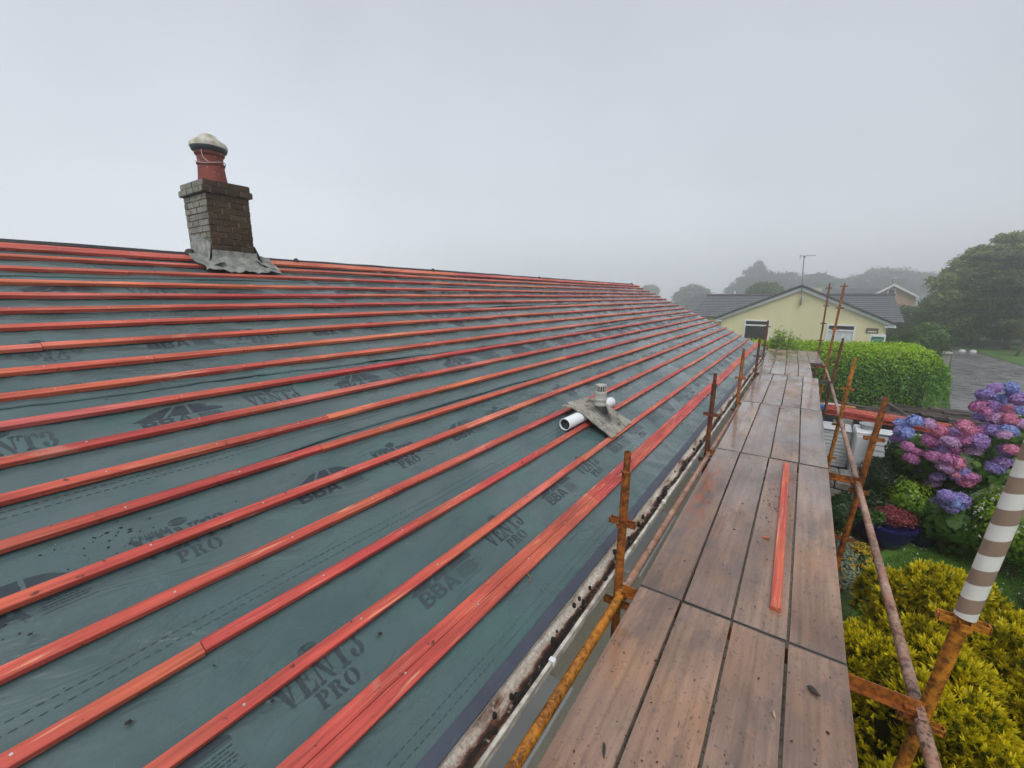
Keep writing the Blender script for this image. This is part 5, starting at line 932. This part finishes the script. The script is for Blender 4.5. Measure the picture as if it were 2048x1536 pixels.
# sign board in the hedge (a white board with a green panel)
a_, b_ = at(1741, 668, y=20.6), at(1768, 693, y=20.6); t = thing('sign_board', 'white sign board with a green panel standing behind the hedge', 'sign', ((a_.x + b_.x) / 2, 20.6, -3.6)); w_ = b_.x - a_.x; h_ = a_.z - b_.z; xc = (a_.x + b_.x) / 2; zc = (a_.z + b_.z) / 2
mb = MB(); mb.box((xc, 20.6, zc), (w_, .03, h_), bev=.004); obj('board', mb, UP, t); mb = MB(); mb.box((xc, 20.58, zc + .02), (w_ * .80, .012, h_ * .50)); o = obj('green_panel', mb, plain('sign_green', (.02, .16, .10, 1), .5), t); mb = MB(); mb.box((xc, 20.572, zc + .02), (w_ * .56, .006, h_ * .06)); mb.box((xc - .02, 20.572, zc - .03), (w_ * .4, .006, h_ * .04)); obj('lettering_line', mb, plain('pale_green_lettering', (.30, .5, .38, 1), .5), o)
mb = MB(); mb.box((xc + w_ * .45, 20.63, (zc - 3.6) / 2), (.06, .05, zc + 3.6)); obj('post', mb, UP, t)
# grey roofed house behind on the left
h2 = thing('grey_roofed_house', 'long low house with a grey slate roof behind the left of the cream bungalow', 'house', (-4, 43, -3.6)); mb = MB(); tiled(mb, (-9.0, 39, -1.45), (1.5, 39, -1.45), (1.0, 43, .18), (-8.6, 43, .18), 14); tiled(mb, (-9.0, 47, -1.45), (1.5, 47, -1.45), (1.0, 43, .18), (-8.6, 43, .18), 14); obj('roof', mb, TILEM, h2)
mb = MB(); mb.box((-3.9, 43, (-3.6 - 1.35) / 2), (9.6, 7, 2.25)); obj('wall', mb, CREAM, h2)
for px, w_, hh, mt in ((1470, .12, .22, UP), (1428, .18, .16, UP)): q = at(px, 588, y=43); mb = MB(); mb.tube((q.x, 42.8, .0), (q.x, 42.8, .18 + hh), w_ / 2, 8); obj('roof_vent', mb, mt, h2)
q = at(1636, 580, y=50); t = thing('far_chimney_house', 'distant pale house whose chimney shows over the right slope of the cream bungalow roof', 'house', (q.x, 50, -3.6)); mb = MB(); mb.box((q.x, 50, .30), (.62, .5, 1.0)); obj('chimney', mb, plain('pale_stack', (.5, .46, .34, 1), .8), t); mb = MB(); tiled(mb, (q.x - 3, 47, -1.2), (q.x + 5, 47, -1.2), (q.x + 4.6, 50, .05), (q.x - 2.8, 50, .05), 8); obj('roof', mb, TILEM, t); mb = MB(); mb.box((q.x + .9, 50, -2.35), (6.6, 5, 2.4)); obj('wall', mb, CREAM, t)
# pink-beige house with a gable farther right
m = plain('pinkish_render', (.52, .36, .26, 1), .85, .08, 2); h3 = thing('beige_gabled_house', 'beige gabled house with a small chimney behind the right of the cream bungalow', 'house', (6, 58, -3.6)); Y3 = 55.
L_, R_, A3 = at(1739, 592, y=Y3), at(1838, 592, y=Y3), at(1788, 567, y=Y3); mb = MB(); mb.prism([(L_.x + .2, Y3, -3.6), (R_.x - .2, Y3, -3.6), (R_.x - .2, Y3, R_.z), (A3.x, Y3, A3.z - .1), (L_.x + .2, Y3, L_.z)], (0, 6, 0)); mb.box((3.6, 58.5, -1.9), (6, 4, 3.4)); obj('wall', mb, m, h3)
mb = MB(); tiled(mb, (L_.x - .1, Y3 - .3, L_.z - .05), (L_.x - .1, Y3 + 6, L_.z - .05), (A3.x, Y3 + 6, A3.z), (A3.x, Y3 - .3, A3.z), 9); tiled(mb, (R_.x + .1, Y3 - .3, R_.z - .05), (R_.x + .1, Y3 + 6, R_.z - .05), (A3.x, Y3 + 6, A3.z), (A3.x, Y3 - .3, A3.z), 9); tiled(mb, (.6, 55.8, -.5), (6, 55.8, -.5), (6, 58.6, .92), (1.0, 58.6, .88), 10); obj('roof', mb, TILEM, h3)
mb = MB()
for e_ in (L_, R_): mb.prism([Vector((A3.x, Y3 - .32, A3.z)), Vector((e_.x, Y3 - .32, e_.z)), Vector((e_.x, Y3 - .32, e_.z - .22)), Vector((A3.x, Y3 - .32, A3.z - .24))], (0, .05, 0))
obj('bargeboard', mb, UP, h3); mb = MB(); mb.box((A3.x + .35, Y3 + 2, A3.z + .15), (.5, .5, .7)); obj('chimney', mb, BRICK, h3); q = at(1783, 584, y=Y3); mb = MB(); mb.box((q.x, Y3 - .02, q.z - .1), (.62, .06, .85)); wo_ = obj('window', mb, UP, h3); mb = MB(); mb.box((q.x, Y3 - .06, q.z - .1), (.42, .03, .65)); obj('pane', mb, GLASS, wo_)
# gate pier
q = at(1885, 735, z=-3.6); a_ = at(1885, 707, y=q.y); mb = MB(); mb.box((a_.x, q.y, (a_.z - 3.6) / 2), (.55, .55, a_.z + 3.6)); t = thing('gate_pier', 'brick gate pier with a pale cap at the end of the hedge by the driveway', 'gate pier', (a_.x, q.y, -3.6)); obj('pier', mb, BRICK, t); mb = MB(); mb.box((a_.x, q.y, a_.z + .05), (.68, .68, .10), bev=.02); obj('cap', mb, plain('pale_coping', (.38, .37, .34, 1), .8), t)
for i, (px, py) in enumerate(((1925, 699), (1947, 700))):
    q = at(px, py, z=-3.45); mb = MB(); mb.lathe((q.x, q.y, -3.6), [(.17, 0), (.16, .08), (.11, .14), (.001, .16)], 12, wob=.15); tag(obj('white_stone', mb, plain('painted_stone', (.6, .6, .58, 1), .8), smooth=True), ['white painted boulder at the left of the driveway mouth', 'white painted boulder beside the far lawn, right of the other'][i], 'boulder', 'white boulders at the driveway')

# ------------------------------------------------------------------ trees
TR = leafmat('broad_tree_leaf', [(0, (.06, .12, .022, 1)), (.5, (.11, .18, .032, 1)), (1, (.19, .23, .045, 1))], .55, [(0, (.20, .28, .06, 1)), (1, (.34, .38, .11, 1))])
CED = leafmat('layered_conifer_leaf', [(0, (.03, .07, .025, 1)), (1, (.07, .12, .035, 1))], .6, [(0, (.15, .23, .07, 1)), (1, (.24, .32, .11, 1))])
FAR = leafmat('distant_tree_leaf', [(0, (.03, .055, .02, 1)), (1, (.06, .085, .03, 1))], .6)
HB = leafmat('evergreen_hedge_leaf', [(0, (.018, .045, .014, 1)), (1, (.04, .085, .022, 1))], .5, [(0, (.05, .12, .03, 1)), (1, (.08, .16, .04, 1))])
g = random.Random(12)
def crown(px, py, Y, rx_, rz_, ry_=None): v = at(px, py, y=Y); return (v.x, Y, v.z, rx_, ry_ or rx_, rz_)
bl = [crown(1970, 570, 48, 3.0, 2.2), crown(1905, 605, 47, 2.2, 1.4), crown(1890, 568, 47, 1.3, .8), crown(2000, 520, 48, 2.1, 1.4), crown(2050, 500, 49, 2.2, 1.6), crown(1930, 650, 47, 2.6, 1.8), crown(1868, 610, 48, 1.1, .7), crown(1940, 530, 48, 1.5, .9), crown(1866, 562, 48, .6, .35), crown(2000, 620, 47, 2.8, 1.9), crown(1905, 545, 48, .9, .5), crown(1960, 503, 48, 1.0, .5), crown(2020, 478, 48, 1.2, .5)]
tree('spreading_tree', 'large spreading green tree at the right, its twiggy edge against the sky', 'tree', (bl[0][0], 48, -3.6), bl, TR, .24, .14, 30000, 300, .35, shell=.55, amp=.42)
# layered conifer in front of it: flat tiers
g2 = np.random.default_rng(21); blb = []
for k_ in range(30):
    u = random.random(); px = 1925 + 150 * random.random() + 20; py = 505 + 170 * u; v = at(px, py, y=44 + random.uniform(-1.5, 1.5)); blb.append((v.x, v.y, v.z, random.uniform(.8, 1.6), random.uniform(.8, 1.4), random.uniform(.16, .26)))
v = at(2035, 600, y=45); blb.insert(0, (v.x, 45, v.z, 1.6, 1.6, 2.2)); tree('layered_conifer', 'dark conifer with flat tiers of pale-tipped branches at the right edge', 'conifer tree', (v.x, 45, -3.6), blb, CED, .17, .09, 30000, 310, .22, shell=.35, flat=-.9, amp=.35, up=.0)
# evergreens behind the drive and the far lawn
for i, (px, py, Y, a1, a2, a3, lb) in enumerate(((1815, 640, 46, 2.8, 1.5, 1.6, 'dark evergreen shrubbery just right of the cream bungalow roof'), (1880, 640, 50, 2.6, 1.5, 1.7, 'dark evergreen mass behind the round green bush'), (1945, 665, 53, 3.2, 1.8, 1.9, 'dark bushes at the head of the driveway'), (2000, 670, 52, 3.2, 1.6, 1.5, 'dark bushes behind the far lawn under the layered conifer'), (2060, 668, 50, 3.2, 1.6, 1.7, 'mid-green bushes at the right edge behind the far lawn'))):
    v = at(px, py, y=Y); tree('evergreen_shrub', lb, 'shrub', (v.x, Y, -3.6), [(v.x, Y, -2.0 + i % 2 * .2, a1, a2, a3), (v.x - .9, Y - .3, -2.6, a1 * .7, a2, a3 * .8)], HB, .16, .10, 8000, 320 + i, .1, 'evergreens behind the driveway', amp=.3)
v = at(1850, 675, y=29.5); tree('round_bush', 'rounded mid-green bush between hedge and gate pier', 'shrub', (v.x, 29.5, -3.6), [(v.x, 29.5, -2.25, 1.15, 1.1, 1.1), (v.x - 1.0, 29.6, -2.6, .9, .9, .8)], leafmat('bush_green', [(0, (.03, .075, .018, 1)), (1, (.07, .14, .03, 1))], .5, [(0, (.08, .16, .03, 1)), (1, (.13, .23, .05, 1))]), .10, .065, 9000, 330, .08)
v = at(2032, 713, z=-3.6); tree('small_tree', 'small young tree with orange-tinged leaves on the far lawn', 'tree', (v.x, v.y, -3.6), [(v.x + .5, v.y, -1.9, .95, .9, 1.0)], leafmat('autumn_tinged_leaf', [(0, (.06, .09, .02, 1)), (.6, (.12, .11, .02, 1)), (1, (.28, .14, .03, 1))], .6), .12, .07, 1800, 335, .08)
# small shrub beside bungalow gable right edge
# misty trees in the distance
FT = [('misty_tree', 'faint misty round tree left of the grey slate roof', 90, [(1384, 592, 3.4, 2.6), (1362, 600, 2., 1.9), (1405, 596, 2., 1.9)]),
      ('misty_tree', 'faint misty tree top just over the far corner of the re-roofed ridge', 100, [(1300, 584, 2.4, 1.7), (1282, 592, 1.6, 1.5)]),
      ('misty_cedar', 'tall misty cedar-shaped tree rising behind the grey slate roof', 100, [(1512, 552, 2.3, 2.6), (1500, 566, 3.2, 1.6), (1518, 538, 1.5, 1.7), (1490, 560, 1.6, .7), (1530, 560, 2.2, 2.0), (1497, 545, 1.4, .5)]),
      ('misty_tree', 'misty rounded tree left of the aerial, below the cedar', 105, [(1475, 583, 3.0, 2.0), (1500, 584, 4., 2.4)]),
      ('misty_tree', 'misty grey-green tree just left of the aerial mast', 105, [(1565, 567, 4.4, 2.8), (1548, 575, 4., 2.4)]),
      ('misty_tree', 'misty grey-green tree just right of the aerial mast', 105, [(1630, 570, 4.4, 2.6), (1655, 573, 3.6, 2.1)]),
      ('misty_tree', 'wide misty tree behind the beige gabled house', 110, [(1770, 562, 5.8, 3.0), (1735, 568, 4.4, 2.6), (1805, 566, 5., 2.8)]),
      ('misty_tree', 'faintest misty tree left of the spreading tree', 120, [(1838, 570, 4.6, 2.8), (1860, 575, 4., 3.)]),
      ('misty_tree', 'misty tree between aerial and beige house', 112, [(1690, 577, 4., 2.3), (1705, 575, 3.4, 2.1)])]
for i, (nm, lb, Y, bs) in enumerate(FT):
    bl = []; Y *= 1.7; bs = [(p, q, a * 1.7, b * 1.7) for p, q, a, b in bs]
    for px, py, a1, a3 in bs: v = at(px, py, y=Y); bl.append((v.x, Y, v.z, a1, a1 * .8, a3))
    v0 = bl[0]; bl.append((v0[0], Y, (v0[2] - 3.6) / 2, v0[3] * .9, v0[3] * .7, abs(v0[2] + 3.6) * .55)); tree(nm, lb, 'tree', (v0[0], Y, -3.6), bl, FAR, .75, .52, 5200, 400 + i * 3, .35, 'misty trees on the skyline', amp=.28)
v = at(1530, 580, y=62); tree('garden_tree', 'nearer greener tree top poking over the grey slate roof', 'tree', (v.x, 62, -3.6), [(v.x, 62, v.z - .4, 2.3, 2., 1.5), (v.x - .4, 62, -1.8, 2.2, 2, 1.8)], leafmat('garden_tree_leaf', [(0, (.05, .10, .02, 1)), (1, (.10, .17, .035, 1))], .6), .24, .15, 6000, 450, .2)

# ------------------------------------------------------------------ mist
mb = MB(); mb.box((0, 80, 5.2), (264, 284, 20.)); hz = obj('haze', mb, None, origin=(0, 80, 5.2)); hz['kind'] = 'stuff'
hm = bpy.data.materials.new('mist'); hm.use_nodes = True; nt = hm.node_tree; nt.nodes.clear(); o_ = nt.nodes.new('ShaderNodeOutputMaterial'); pv = nt.nodes.new('ShaderNodeVolumePrincipled'); pv.inputs['Density'].default_value = .0066; pv.inputs['Anisotropy'].default_value = .8; pv.inputs['Color'].default_value = (.98, .99, 1, 1); nt.links.new(pv.outputs[0], o_.inputs['Volume'])
hz.data.materials.clear(); hz.data.materials.append(hm)
